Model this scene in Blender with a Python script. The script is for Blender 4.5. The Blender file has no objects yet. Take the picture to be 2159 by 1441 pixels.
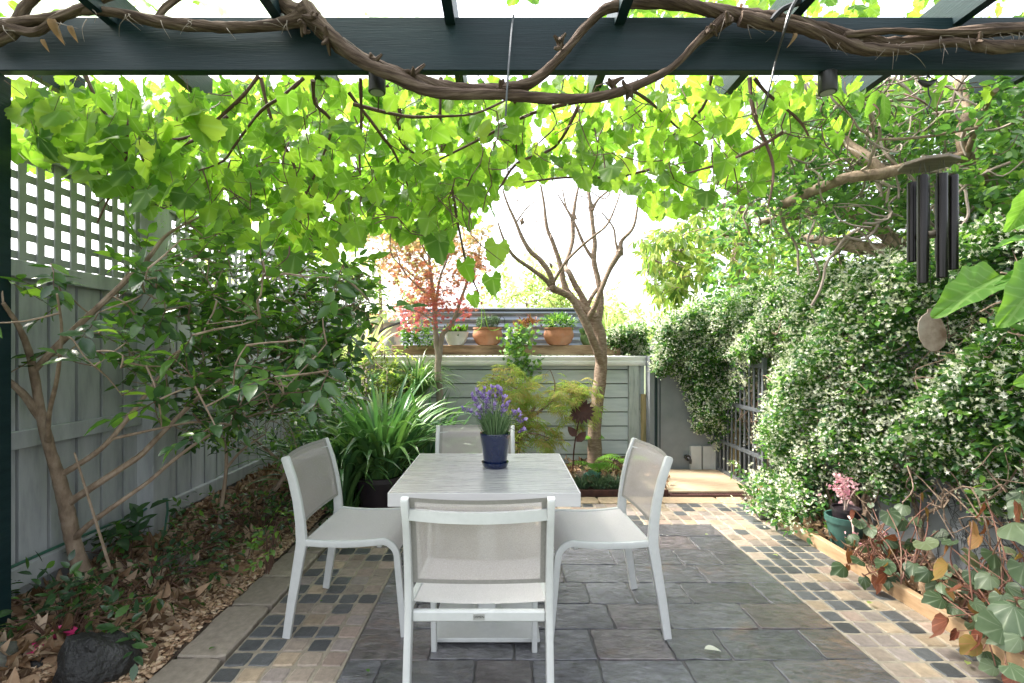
import bpy, math, random
import numpy as np
from mathutils import Vector, Matrix
S = bpy.context.scene
rng = np.random.default_rng(7); random.seed(7)
PI = math.pi
# ------------------------------------------------------------------ camera, sky, sun
F, CX, CY, H = 1052.0, 1062.0, 740.0, 1.363
cd = bpy.data.cameras.new('camera'); cam = bpy.data.objects.new('camera', cd); S.collection.objects.link(cam)
cam.location = (0, 0, H); cam.rotation_euler = (PI/2, 0, 0)
cd.sensor_width = 36; cd.lens = F/2159*36; cd.shift_x = (1079.5-CX)/2159; cd.shift_y = (CY-720.5)/2159
cd.clip_start = .05; cd.clip_end = 2000
S.camera = cam
w = bpy.data.worlds.new('World'); S.world = w; w.use_nodes = True
nt = w.node_tree; bg = nt.nodes['Background']
sky = nt.nodes.new('ShaderNodeTexSky'); sky.sky_type = 'NISHITA'; sky.sun_disc = False
SUN_EL, SUN_AZ = math.radians(52), math.radians(-70)
sky.sun_elevation = SUN_EL; sky.sun_rotation = SUN_AZ; sky.dust_density = 4; sky.air_density = 1
hs = nt.nodes.new('ShaderNodeHueSaturation'); hs.inputs['Saturation'].default_value = .3
nt.links.new(sky.outputs[0], hs.inputs['Color']); nt.links.new(hs.outputs[0], bg.inputs['Color'])
bg.inputs['Strength'].default_value = .15
sl = bpy.data.lights.new('sun', 'SUN'); sl.energy = 2.3; sl.angle = math.radians(11); sl.color = (1, .93, .82)
so = bpy.data.objects.new('sun', sl); S.collection.objects.link(so)
sd = Vector((math.sin(SUN_AZ)*math.cos(SUN_EL), math.cos(SUN_AZ)*math.cos(SUN_EL), math.sin(SUN_EL)))
so.rotation_euler = sd.to_track_quat('Z', 'Y').to_euler(); so.location = sd*30
S.view_settings.view_transform = 'Standard'; S.view_settings.look = 'None'
S.view_settings.exposure = 2.42; S.view_settings.gamma = 1
S.render.engine = 'CYCLES'
S.cycles.max_bounces = 8; S.cycles.transparent_max_bounces = 12; S.cycles.transmission_bounces = 6; S.cycles.diffuse_bounces = 5

def P(px, py, d):                       # a point at distance d seen at photo pixel px, py
    return np.array([(px-CX)*d/F, d, H-(py-CY)*d/F])
def PP(lst, d=None):
    return [P(*q) if len(q) == 3 else P(q[0], q[1], d) for q in lst]

# ------------------------------------------------------------------ materials
def new_mat(name):
    m = bpy.data.materials.new(name); m.use_nodes = True
    n = m.node_tree; b = n.nodes['Principled BSDF']
    return m, n, b, n.nodes['Material Output']
def L(n, a, b): n.links.new(a, b)
def nd(n, t, **k):
    x = n.nodes.new(t)
    for a, v in k.items():
        if a.startswith('i_'):
            x.inputs[a[2:].replace('_', ' ')].default_value = v
        else: setattr(x, a, v)
    return x
def ramp(n, stops, fac):
    r = n.nodes.new('ShaderNodeValToRGB'); e = r.color_ramp.elements
    while len(e) < len(stops): e.new(.5)
    for q, (p, c) in zip(e, stops):
        q.position = p; q.color = (c[0], c[1], c[2], 1)
    L(n, fac, r.inputs[0]); return r
def coord(n, kind='Object', scale=(1, 1, 1), attr=None):
    if attr:
        a = nd(n, 'ShaderNodeAttribute', attribute_name=attr); o = a.outputs['Vector']
    else:
        o = n.nodes.new('ShaderNodeTexCoord').outputs[kind]
    mp = n.nodes.new('ShaderNodeMapping'); mp.inputs['Scale'].default_value = scale
    L(n, o, mp.inputs[0]); return mp.outputs[0]
def surf(name, stops, rough=(.5, .6), scale=8, stretch=(1, 1, 1), bump=.3, bscale=None, bdist=.004, metal=0, attr=None, detail=6, spec=.5, coat=0, fine=None):
    """noise coloured surface: stops = colours across the noise; rough range; bump"""
    m, n, b, o = new_mat(name)
    v = coord(n, scale=stretch, attr=attr)
    t = nd(n, 'ShaderNodeTexNoise', i_Scale=scale, i_Detail=detail, i_Roughness=.6); L(n, v, t.inputs['Vector'])
    k = len(stops); st = [(.3+.4*i/max(1, k-1), c) for i, c in enumerate(stops)]
    r = ramp(n, st, t.outputs['Fac']); L(n, r.outputs[0], b.inputs['Base Color'])
    mr = nd(n, 'ShaderNodeMapRange'); mr.inputs[3].default_value = rough[0]; mr.inputs[4].default_value = rough[1]
    t2 = nd(n, 'ShaderNodeTexNoise', i_Scale=bscale or scale*4, i_Detail=5.0); L(n, v, t2.inputs['Vector'])
    L(n, t2.outputs['Fac'], mr.inputs[0]); L(n, mr.outputs[0], b.inputs['Roughness'])
    if bump:
        bp = nd(n, 'ShaderNodeBump', i_Strength=bump, i_Distance=bdist); L(n, t2.outputs['Fac'], bp.inputs['Height'])
        L(n, bp.outputs[0], b.inputs['Normal'])
    b.inputs['Metallic'].default_value = metal; b.inputs['Specular IOR Level'].default_value = spec
    b.inputs['Coat Weight'].default_value = coat
    return m
def leaf_mat(name, stops, tstops, trans=.45, rough=.45, spec=.4, vein=0, veinc=(.5, .7, .2), nv=7):
    """leaf: colour by the 'tint' of each leaf, light passing through, veins from leaf coordinates"""
    m, n, b, o = new_mat(name)
    a = nd(n, 'ShaderNodeAttribute', attribute_name='tint')
    k = len(stops)
    r = ramp(n, [(i/max(1, k-1), c) for i, c in enumerate(stops)], a.outputs['Fac'])
    r2 = ramp(n, [(i/max(1, len(tstops)-1), c) for i, c in enumerate(tstops)], a.outputs['Fac'])
    c1, c2 = r.outputs[0], r2.outputs[0]
    v = coord(n)
    t = nd(n, 'ShaderNodeTexNoise', i_Scale=40.0, i_Detail=3.0); L(n, v, t.inputs['Vector'])
    mm = nd(n, 'ShaderNodeMix', data_type='RGBA', blend_type='MULTIPLY'); mm.inputs[0].default_value = .5
    rr = ramp(n, [(.3, (.65, .65, .65)), (.7, (1.1, 1.1, 1.1))], t.outputs['Fac'])
    L(n, c1, mm.inputs[6]); L(n, rr.outputs[0], mm.inputs[7]); c1 = mm.outputs[2]
    if vein:
        lv = nd(n, 'ShaderNodeAttribute', attribute_name='luv'); sp = n.nodes.new('ShaderNodeSeparateXYZ'); vn = nd(n, 'ShaderNodeTexNoise', i_Scale=9.0, i_Detail=3.0); L(n, v, vn.inputs['Vector']); vm = nd(n, 'ShaderNodeVectorMath', operation='MULTIPLY_ADD'); L(n, vn.outputs['Color'], vm.inputs[0]); vm.inputs[1].default_value = (.09, .09, 0); L(n, lv.outputs['Vector'], vm.inputs[2]); L(n, vm.outputs[0], sp.inputs[0])
        if nv == 0:
            def mth(op, a, b_=None):
                x = nd(n, 'ShaderNodeMath', operation=op)
                for i_, q_ in enumerate((a, b_)):
                    if q_ is None: continue
                    if isinstance(q_, (int, float)): x.inputs[i_].default_value = q_
                    else: L(n, q_, x.inputs[i_])
                return x.outputs[0]
            ax_ = mth('ABSOLUTE', sp.outputs[0]); ph = mth('MULTIPLY', mth('SUBTRACT', sp.outputs[1], mth('MULTIPLY', ax_, .9)), 24.0)
            ln_ = mth('POWER', mth('ABSOLUTE', mth('COSINE', ph)), 26.0); md = mth('LESS_THAN', ax_, .012); fv = mth('MAXIMUM', ln_, md)
        at = nd(n, 'ShaderNodeMath', operation='ARCTAN2'); L(n, sp.outputs[0], at.inputs[0]); L(n, sp.outputs[1], at.inputs[1])
        mu = nd(n, 'ShaderNodeMath', operation='MULTIPLY'); mu.inputs[1].default_value = nv/2.0; L(n, at.outputs[0], mu.inputs[0])
        cs = nd(n, 'ShaderNodeMath', operation='COSINE'); L(n, mu.outputs[0], cs.inputs[0])
        ab = nd(n, 'ShaderNodeMath', operation='ABSOLUTE'); L(n, cs.outputs[0], ab.inputs[0])
        pw = nd(n, 'ShaderNodeMath', operation='POWER'); pw.inputs[1].default_value = 40.0 if vein < 1 else 14.0; L(n, ab.outputs[0], pw.inputs[0])
        mk = nd(n, 'ShaderNodeMath', operation='MULTIPLY'); mk.inputs[1].default_value = min(vein, .8); L(n, fv if nv == 0 else pw.outputs[0], mk.inputs[0])
        for wh in (0, 1):
            mx = nd(n, 'ShaderNodeMix', data_type='RGBA'); L(n, mk.outputs[0], mx.inputs[0])
            L(n, (c1, c2)[wh], mx.inputs[6]); mx.inputs[7].default_value = (*veinc, 1)
            if wh: c2 = mx.outputs[2]
            else: c1 = mx.outputs[2]
    L(n, c1, b.inputs['Base Color']); b.inputs['Roughness'].default_value = rough; b.inputs['Specular IOR Level'].default_value = spec
    tr = n.nodes.new('ShaderNodeBsdfTranslucent'); L(n, c2, tr.inputs['Color'])
    mx = n.nodes.new('ShaderNodeMixShader'); mx.inputs[0].default_value = trans
    L(n, b.outputs[0], mx.inputs[1]); L(n, tr.outputs[0], mx.inputs[2]); L(n, mx.outputs[0], o.inputs['Surface'])
    return m
def col_mat(name, rough=(.3, .6), bump=.5, bscale=60, mottled=(.7, 1.15), nscale=18, rust=0, bdist=.003, stretch=(1, 1, 1), wet=0):
    """stone whose every piece carries its own colour in 'col'"""
    m, n, b, o = new_mat(name)
    a = nd(n, 'ShaderNodeAttribute', attribute_name='col')
    v = coord(n, scale=stretch)
    t = nd(n, 'ShaderNodeTexNoise', i_Scale=float(nscale), i_Detail=8.0, i_Roughness=.65); L(n, v, t.inputs['Vector'])
    r = ramp(n, [(.3, (mottled[0],)*3), (.7, (mottled[1],)*3)], t.outputs['Fac'])
    mm = nd(n, 'ShaderNodeMix', data_type='RGBA', blend_type='MULTIPLY'); mm.inputs[0].default_value = 1
    L(n, a.outputs['Color'], mm.inputs[6]); L(n, r.outputs[0], mm.inputs[7]); c = mm.outputs[2]
    if rust:
        t3 = nd(n, 'ShaderNodeTexNoise', i_Scale=2.3, i_Detail=7.0, i_Roughness=.7, i_Distortion=.6); L(n, v, t3.inputs['Vector'])
        r3 = ramp(n, [(.58, (0, 0, 0)), (.72, (rust, rust, rust))], t3.outputs['Fac'])
        m3 = nd(n, 'ShaderNodeMix', data_type='RGBA'); L(n, r3.outputs[0], m3.inputs[0]); L(n, c, m3.inputs[6]); m3.inputs[7].default_value = (.26, .14, .06, 1); c = m3.outputs[2]
    L(n, c, b.inputs['Base Color'])
    t2 = nd(n, 'ShaderNodeTexNoise', i_Scale=float(bscale), i_Detail=6.0, i_Roughness=.7, i_Distortion=.3); L(n, v, t2.inputs['Vector'])
    t4 = nd(n, 'ShaderNodeTexNoise', i_Scale=3.0, i_Detail=4.0); L(n, v, t4.inputs['Vector'])
    mr = nd(n, 'ShaderNodeMapRange'); mr.inputs[1].default_value = .35; mr.inputs[2].default_value = .65
    mr.inputs[3].default_value = rough[0]; mr.inputs[4].default_value = rough[1]
    L(n, t4.outputs['Fac'], mr.inputs[0]); L(n, mr.outputs[0], b.inputs['Roughness'])
    bp = nd(n, 'ShaderNodeBump', i_Strength=bump, i_Distance=bdist); L(n, t2.outputs['Fac'], bp.inputs['Height']); L(n, bp.outputs[0], b.inputs['Normal'])
    if wet:
        wr = ramp(n, [(.34, (.45, .45, .45)), (.5, (wet, wet, wet))], t4.outputs['Fac']); L(n, wr.outputs[0], b.inputs['Coat Weight']); b.inputs['Coat Roughness'].default_value = .05; b.inputs['Coat IOR'].default_value = 1.8
        t5 = nd(n, 'ShaderNodeTexNoise', i_Scale=16.0, i_Detail=6.0, i_Roughness=.62, i_Distortion=.8); L(n, v, t5.inputs['Vector']); b2 = nd(n, 'ShaderNodeBump', i_Strength=1.0, i_Distance=.011); L(n, t5.outputs['Fac'], b2.inputs['Height']); L(n, b2.outputs[0], b.inputs['Coat Normal'])
    return m
def mesh_fabric(name, col, opac):
    m, n, b, o = new_mat(name)
    v = coord(n, scale=(1, 1, 1))
    t = nd(n, 'ShaderNodeTexNoise', i_Scale=350.0, i_Detail=2.0); L(n, v, t.inputs['Vector'])
    r = ramp(n, [(.35, tuple(c*.8 for c in col)), (.65, tuple(min(1, c*1.12) for c in col))], t.outputs['Fac'])
    L(n, r.outputs[0], b.inputs['Base Color']); b.inputs['Roughness'].default_value = .7
    bp = nd(n, 'ShaderNodeBump', i_Strength=.3, i_Distance=.001); L(n, t.outputs['Fac'], bp.inputs['Height']); L(n, bp.outputs[0], b.inputs['Normal'])
    tp = n.nodes.new('ShaderNodeBsdfTransparent'); tl = n.nodes.new('ShaderNodeBsdfTranslucent'); tl.inputs[0].default_value = (*col, 1)
    m1 = n.nodes.new('ShaderNodeMixShader'); m1.inputs[0].default_value = .3; L(n, b.outputs[0], m1.inputs[1]); L(n, tl.outputs[0], m1.inputs[2])
    m2 = n.nodes.new('ShaderNodeMixShader'); m2.inputs[0].default_value = opac; L(n, tp.outputs[0], m2.inputs[1]); L(n, m1.outputs[0], m2.inputs[2])
    L(n, m2.outputs[0], o.inputs['Surface']); return m

M = {}
M['beam'] = surf('painted_beam', [(.003, .014, .017), (.008, .024, .028)], (.35, .55), 3, (.5, 1, 9), .5, 22, .003, spec=.3)
M['fence'] = surf('sage_paint', [(.255, .268, .28), (.355, .37, .38), (.425, .435, .445)], (.5, .7), 4, (3, 3, .6), .35, 40, .003)
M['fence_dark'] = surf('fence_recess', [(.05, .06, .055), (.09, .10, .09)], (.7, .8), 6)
M['lattice'] = surf('lattice_paint', [(.26, .27, .27), (.36, .37, .37)], (.5, .7), 6)
M['siding'] = surf('siding_paint', [(.36, .40, .41), (.43, .475, .48), (.48, .52, .52)], (.45, .6), 3, (1, 4, 8), .5, 25, .003)
M['trimw'] = surf('weathered_trim', [(.20, .22, .20), (.33, .36, .34), (.40, .42, .40)], (.6, .8), 6, (4, 4, .6), .6, 30, .004)
M['gutter'] = surf('gutter_white', [(.66, .66, .65), (.8, .8, .79)], (.35, .5), 5, bump=.05)
M['white'] = surf('powder_coat', [(.44, .45, .44), (.49, .50, .49)], (.33, .42), 30, bump=.04, bscale=300, bdist=.0005)
M['greywall'] = surf('grey_render', [(.13, .145, .16), (.17, .185, .20), (.20, .215, .23)], (.6, .8), 2.2, bump=.3, bscale=30)
M['bark'] = surf('vine_bark', [(.025, .016, .012), (.085, .06, .045), (.17, .13, .10)], (.8, .95), 70, (1, 1, .10), 1.0, 160, .006, attr='tuv', spec=.15)
M['stem'] = surf('thin_stem', [(.06, .028, .018), (.13, .07, .045)], (.6, .8), 40, bump=.4)
M['treebark'] = surf('pale_bark', [(.13, .088, .06), (.23, .165, .115), (.31, .24, .18)], (.7, .9), 25, (1, 1, .5), .9, 70, .005)
M['trunkdark'] = surf('brown_bark', [(.12, .075, .05), (.20, .14, .10), (.30, .23, .17)], (.7, .9), 22, (1, 1, 2.5), 1.0, 60, .006)
M['maplebark'] = surf('maple_bark', [(.20, .155, .13), (.33, .27, .23)], (.6, .8), 18, (1, 1, .5), .5, 60)
M['soil'] = surf('dark_soil', [(.03, .02, .014), (.07, .045, .03), (.11, .075, .05)], (.85, .95), 14, bump=1, bscale=60, bdist=.02)
M['grass'] = surf('far_ground', [(.05, .07, .03), (.10, .12, .05)], (.9, 1), 2)
M['slate'] = col_mat('wet_slate', (.07, .26), 1.0, 26, (.4, 1.5), 14, .40, .010, (1.0, 2.0, 1), 1.0)
M['sett'] = col_mat('stone_sett', (.35, .65), .7, 90, (.75, 1.2), 30, 0, .003)
M['grout'] = surf('sandy_grout', [(.20, .17, .13), (.30, .27, .21)], (.8, .9), 30, bump=.5)
M['groutdark'] = surf('dark_grout', [(.06, .06, .06), (.12, .115, .11)], (.5, .7), 20, bump=.5)
M['sand'] = surf('sandstone', [(.34, .24, .15), (.46, .36, .25), (.38, .27, .17)], (.5, .7), 3, (1, 5, 1), .4, 40)
M['oldwood'] = surf('weathered_sleeper', [(.05, .035, .022), (.25, .17, .10), (.40, .30, .19)], (.7, .9), 3.5, (.6, 4, 4), .8, 30, .006)
M['edging'] = surf('timber_edging', [(.30, .18, .09), (.42, .28, .16), (.34, .24, .15)], (.6, .8), 5, (4, .5, 4), .5, 40)
M['greenwood'] = surf('mossy_board', [(.12, .12, .05), (.28, .22, .10), (.36, .27, .14)], (.7, .9), 5, (5, 5, .6), .5, 40)
M['terracotta'] = surf('terracotta', [(.28, .12, .06), (.42, .19, .10), (.36, .21, .14)], (.6, .8), 6, bump=.3, bscale=40)
M['tank'] = surf('galvanised', [(.22, .25, .30), (.30, .33, .38)], (.3, .45), 5, bump=.05, metal=.75)
M['whitepot'] = surf('pale_pot', [(.42, .45, .43), (.55, .57, .54)], (.5, .6), 8)
M['greypot'] = surf('grey_pot', [(.25, .26, .26), (.38, .39, .39)], (.5, .6), 12)
M['bluepot'] = surf('blue_glaze', [(.006, .012, .045), (.008, .016, .055)], (.08, .14), 5, bump=0, coat=.6)
M['greenpot'] = surf('green_plastic', [(.03, .09, .08), (.05, .12, .10)], (.4, .5), 5, bump=.1)
M['blackpot'] = surf('black_plastic', [(.012, .010, .014), (.03, .02, .025)], (.3, .45), 5, bump=.05)
M['black'] = surf('black_metal', [(.012, .012, .013), (.02, .02, .02)], (.3, .4), 9, bump=.05)
M['gate'] = surf('gate_metal', [(.07, .08, .09), (.12, .13, .14)], (.45, .6), 14, bump=.2)
M['chime'] = surf('chime_tube', [(.012, .011, .011), (.02, .018, .018)], (.2, .28), 9, bump=.02, metal=.7)
M['chimewood'] = surf('chime_wood', [(.10, .08, .06), (.20, .165, .13)], (.5, .7), 12, (.6, 3, 3), .3)
M['sail'] = surf('sail_metal', [(.10, .06, .035), (.24, .19, .15), (.30, .27, .23)], (.5, .7), 9, bump=.2)
M['rust'] = surf('rusty_metal', [(.035, .012, .009), (.08, .03, .02)], (.5, .7), 20, bump=.2, metal=.3)
M['drain'] = surf('drain_plastic', [(.06, .025, .025), (.10, .045, .04)], (.4, .6), 12)
M['rock'] = surf('dark_rock', [(.006, .006, .006), (.016, .016, .015), (.05, .05, .047)], (.5, .7), 5, bump=1.0, bscale=45, bdist=.02)
M['rockpale'] = surf('mossy_rock', [(.06, .065, .05), (.12, .12, .10), (.16, .16, .14)], (.7, .9), 7, bump=.6, bscale=40, bdist=.01)
M['turq'] = surf('turquoise_glaze', [(.10, .26, .24), (.18, .36, .33)], (.3, .4), 10, bump=.1)
M['pink'] = surf('pink_plastic', [(.6, .03, .16), (.7, .05, .2)], (.3, .4), 5, bump=.1)
M['fabric'] = mesh_fabric('sling_fabric', (.66, .635, .63), .97)
M['backshade'] = mesh_fabric('sling_back_shaded', (.50, .455, .435), .70)  # sling cloth darkened in colour for the shade on the chair back
M['hem'] = surf('hem_fabric', [(.20, .19, .175), (.25, .24, .22)], (.7, .8), 120, bump=.3, bscale=400, bdist=.0008)
M['plaque'] = surf('plaque_metal', [(.33, .33, .32), (.42, .42, .41)], (.3, .4), 20, bump=0, metal=.4)
M['ink'] = surf('dark_print', [(.03, .03, .03), (.04, .04, .04)], (.5, .6), 5, bump=0)
M['chips'] = leaf_mat('wood_chips', [(.13, .07, .04), (.38, .25, .15), (.52, .37, .24), (.62, .48, .34)], [(.3, .2, .1), (.4, .3, .2)], .05, .8, .2)
M['deadleaf'] = leaf_mat('dead_leaves', [(.06, .035, .02), (.20, .12, .065), (.36, .24, .15), (.46, .36, .27)], [(.3, .15, .06), (.4, .25, .12)], .15, .7, .2, .3, (.4, .3, .2))
M['grape'] = leaf_mat('grape_leaf', [(.03, .08, .012), (.055, .13, .018), (.10, .19, .03), (.20, .22, .04)],
    [(.15, .36, .03), (.32, .60, .045), (.50, .76, .07), (.60, .74, .10)], .58, .45, .3, .45, (.40, .58, .16), 5)
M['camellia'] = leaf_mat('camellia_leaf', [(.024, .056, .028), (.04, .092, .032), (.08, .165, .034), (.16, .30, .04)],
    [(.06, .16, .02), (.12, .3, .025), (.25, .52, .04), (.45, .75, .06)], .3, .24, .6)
M['jasmine'] = leaf_mat('jasmine_leaf', [(.024, .065, .032), (.05, .13, .045), (.10, .235, .05), (.22, .38, .07)],
    [(.07, .18, .04), (.15, .36, .05), (.28, .58, .06), (.5, .78, .1)], .32, .27, .6)
M['petal'] = leaf_mat('jasmine_petal', [(.62, .66, .42), (.78, .80, .66), (.85, .85, .78)], [(.8, .85, .5), (.9, .9, .8)], .35, .6, .2)
M['strap'] = leaf_mat('strap_leaf', [(.04, .11, .055), (.07, .17, .06), (.12, .23, .06), (.18, .27, .08)],
    [(.05, .14, .04), (.10, .26, .05), (.2, .40, .06)], .22, .3, .5)
M['redmaple'] = leaf_mat('red_maple_leaf', [(.34, .06, .08), (.36, .11, .07), (.22, .13, .05), (.15, .15, .05)],
    [(.70, .17, .2), (.72, .28, .16), (.45, .32, .12), (.36, .4, .1)], .5, .6, .2)
M['lace'] = leaf_mat('lace_maple_leaf', [(.20, .32, .07), (.28, .38, .09), (.36, .32, .11), (.38, .27, .12)],
    [(.35, .55, .08), (.5, .65, .1), (.6, .5, .15)], .4, .6, .2)
M['lav'] = leaf_mat('lavender_stem', [(.06, .12, .05), (.12, .20, .09), (.18, .26, .14)], [(.15, .3, .08), (.3, .4, .15)], .2, .6, .2)
M['lavflower'] = leaf_mat('lavender_flower', [(.07, .03, .13), (.20, .12, .38), (.35, .25, .58), (.5, .4, .7)], [(.4, .25, .7), (.6, .45, .8)], .3, .6, .2)
M['pinkpetal'] = leaf_mat('pink_petal', [(.6, .22, .3), (.72, .42, .46), (.8, .6, .6)], [(.8, .4, .5), (.9, .6, .6)], .35, .6, .2)
M['fern'] = leaf_mat('fern_leaf', [(.10, .24, .03), (.18, .36, .04)], [(.35, .7, .05), (.45, .8, .08)], .4, .5, .3)
M['begonia'] = leaf_mat('begonia_leaf', [(.03, .055, .025), (.055, .09, .045), (.11, .15, .085), (.20, .17, .05)],
    [(.15, .25, .06), (.2, .35, .1), (.45, .45, .08)], .2, .45, .4, .6, (.22, .27, .17), 9)
M['rusty_leaf'] = leaf_mat('rusty_leaf', [(.10, .03, .02), (.17, .06, .035), (.22, .16, .04)], [(.25, .07, .03), (.4, .25, .05)], .25, .5, .3, .5, (.4, .15, .08), 9)
M['bstem'] = surf('begonia_stem', [(.12, .05, .035), (.22, .10, .07), (.16, .13, .07)], (.5, .7), 12)
M['fig'] = leaf_mat('fig_leaf', [(.05, .14, .02), (.08, .20, .03)], [(.2, .45, .04), (.3, .55, .05)], .45, .42, .35, .3, (.32, .48, .14), 0)
M['mondo'] = leaf_mat('mondo_blade', [(.06, .11, .065), (.10, .17, .10), (.18, .25, .15)], [(.1, .2, .08), (.2, .35, .1)], .2, .4, .4)
M['bgleaf'] = leaf_mat('garden_tree_leaf', [(.05, .09, .03), (.11, .17, .04), (.20, .24, .05)], [(.2, .4, .05), (.45, .65, .1), (.7, .75, .2)], .5, .5, .3)
M['palebg'] = leaf_mat('bright_tree_leaf', [(.16, .26, .07), (.26, .34, .10), (.36, .38, .14)], [(.5, .75, .2), (.7, .85, .3), (.85, .85, .4)], .5, .6, .2)
M['pinkwall'] = surf('pink_render', [(.50, .38, .34), (.60, .47, .42)], (.8, .9), 3)
M['redtrim'] = surf('red_paint', [(.35, .05, .04), (.42, .08, .06)], (.4, .5), 3)
M['roofiron'] = surf('roof_iron', [(.35, .34, .33), (.5, .49, .47)], (.4, .6), 4, metal=.2)
M['hose'] = surf('green_hose', [(.02, .09, .06), (.03, .12, .08)], (.3, .4), 5, bump=0)
def roofsheet():
    m, n, b, o = new_mat('milky_roof_sheet')
    t = n.nodes.new('ShaderNodeBsdfTranslucent'); t.inputs[0].default_value = (.85, .92, .85, 1)
    tp = n.nodes.new('ShaderNodeBsdfTransparent'); mx = n.nodes.new('ShaderNodeMixShader'); mx.inputs[0].default_value = .4
    b.inputs['Base Color'].default_value = (.7, .75, .7, 1)
    m2 = n.nodes.new('ShaderNodeMixShader'); m2.inputs[0].default_value = .7
    L(n, b.outputs[0], m2.inputs[1]); L(n, t.outputs[0], m2.inputs[2])
    L(n, m2.outputs[0], mx.inputs[1]); L(n, tp.outputs[0], mx.inputs[2]); L(n, mx.outputs[0], o.inputs['Surface']); return m
M['roofsheet'] = roofsheet()

# ------------------------------------------------------------------ mesh helpers
ORG = {}
def link_mesh(name, me, parent=None, m=None, smooth=True, org=None):
    o = bpy.data.objects.new(name, me); S.collection.objects.link(o)
    if m: me.materials.append(m)
    if smooth: me.polygons.foreach_set('use_smooth', np.ones(len(me.polygons), bool))
    if parent: o.parent = parent; ORG[o.name] = ORG.get(parent.name, np.zeros(3))
    else:
        ORG[o.name] = org; o.location = org
    return o
def origin_for(V, parent, local):
    if parent is not None: return np.zeros(3) if local else ORG.get(parent.name, np.zeros(3))
    V = np.asarray(V); mn, mx = V.min(0), V.max(0)
    return np.array([(mn[0]+mx[0])/2, (mn[1]+mx[1])/2, mn[2]])
def set_attrs(me, at):
    for k, a in (at or {}).items():
        a = np.asarray(a, dtype=np.float32)
        if a.ndim == 1: x = me.attributes.new(k, 'FLOAT', 'POINT'); x.data.foreach_set('value', a)
        elif a.shape[1] == 3: x = me.attributes.new(k, 'FLOAT_VECTOR', 'POINT'); x.data.foreach_set('vector', a.ravel())
        else: x = me.attributes.new(k, 'FLOAT_COLOR', 'POINT'); x.data.foreach_set('color', a.ravel())
def tri_obj(name, V, T, m, parent=None, at=None, smooth=True, local=False):
    V = np.asarray(V, dtype=np.float64); T = np.asarray(T, dtype=np.int32)
    org = origin_for(V, parent, local)
    me = bpy.data.meshes.new(name); me.vertices.add(len(V)); me.vertices.foreach_set('co', (V-org).astype(np.float32).ravel())
    k = T.shape[1]
    me.loops.add(T.size); me.loops.foreach_set('vertex_index', T.ravel())
    me.polygons.add(len(T)); me.polygons.foreach_set('loop_start', np.arange(0, T.size, k, dtype=np.int32))
    me.update(calc_edges=True); set_attrs(me, at)
    return link_mesh(name, me, parent, m, smooth, org)

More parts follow.
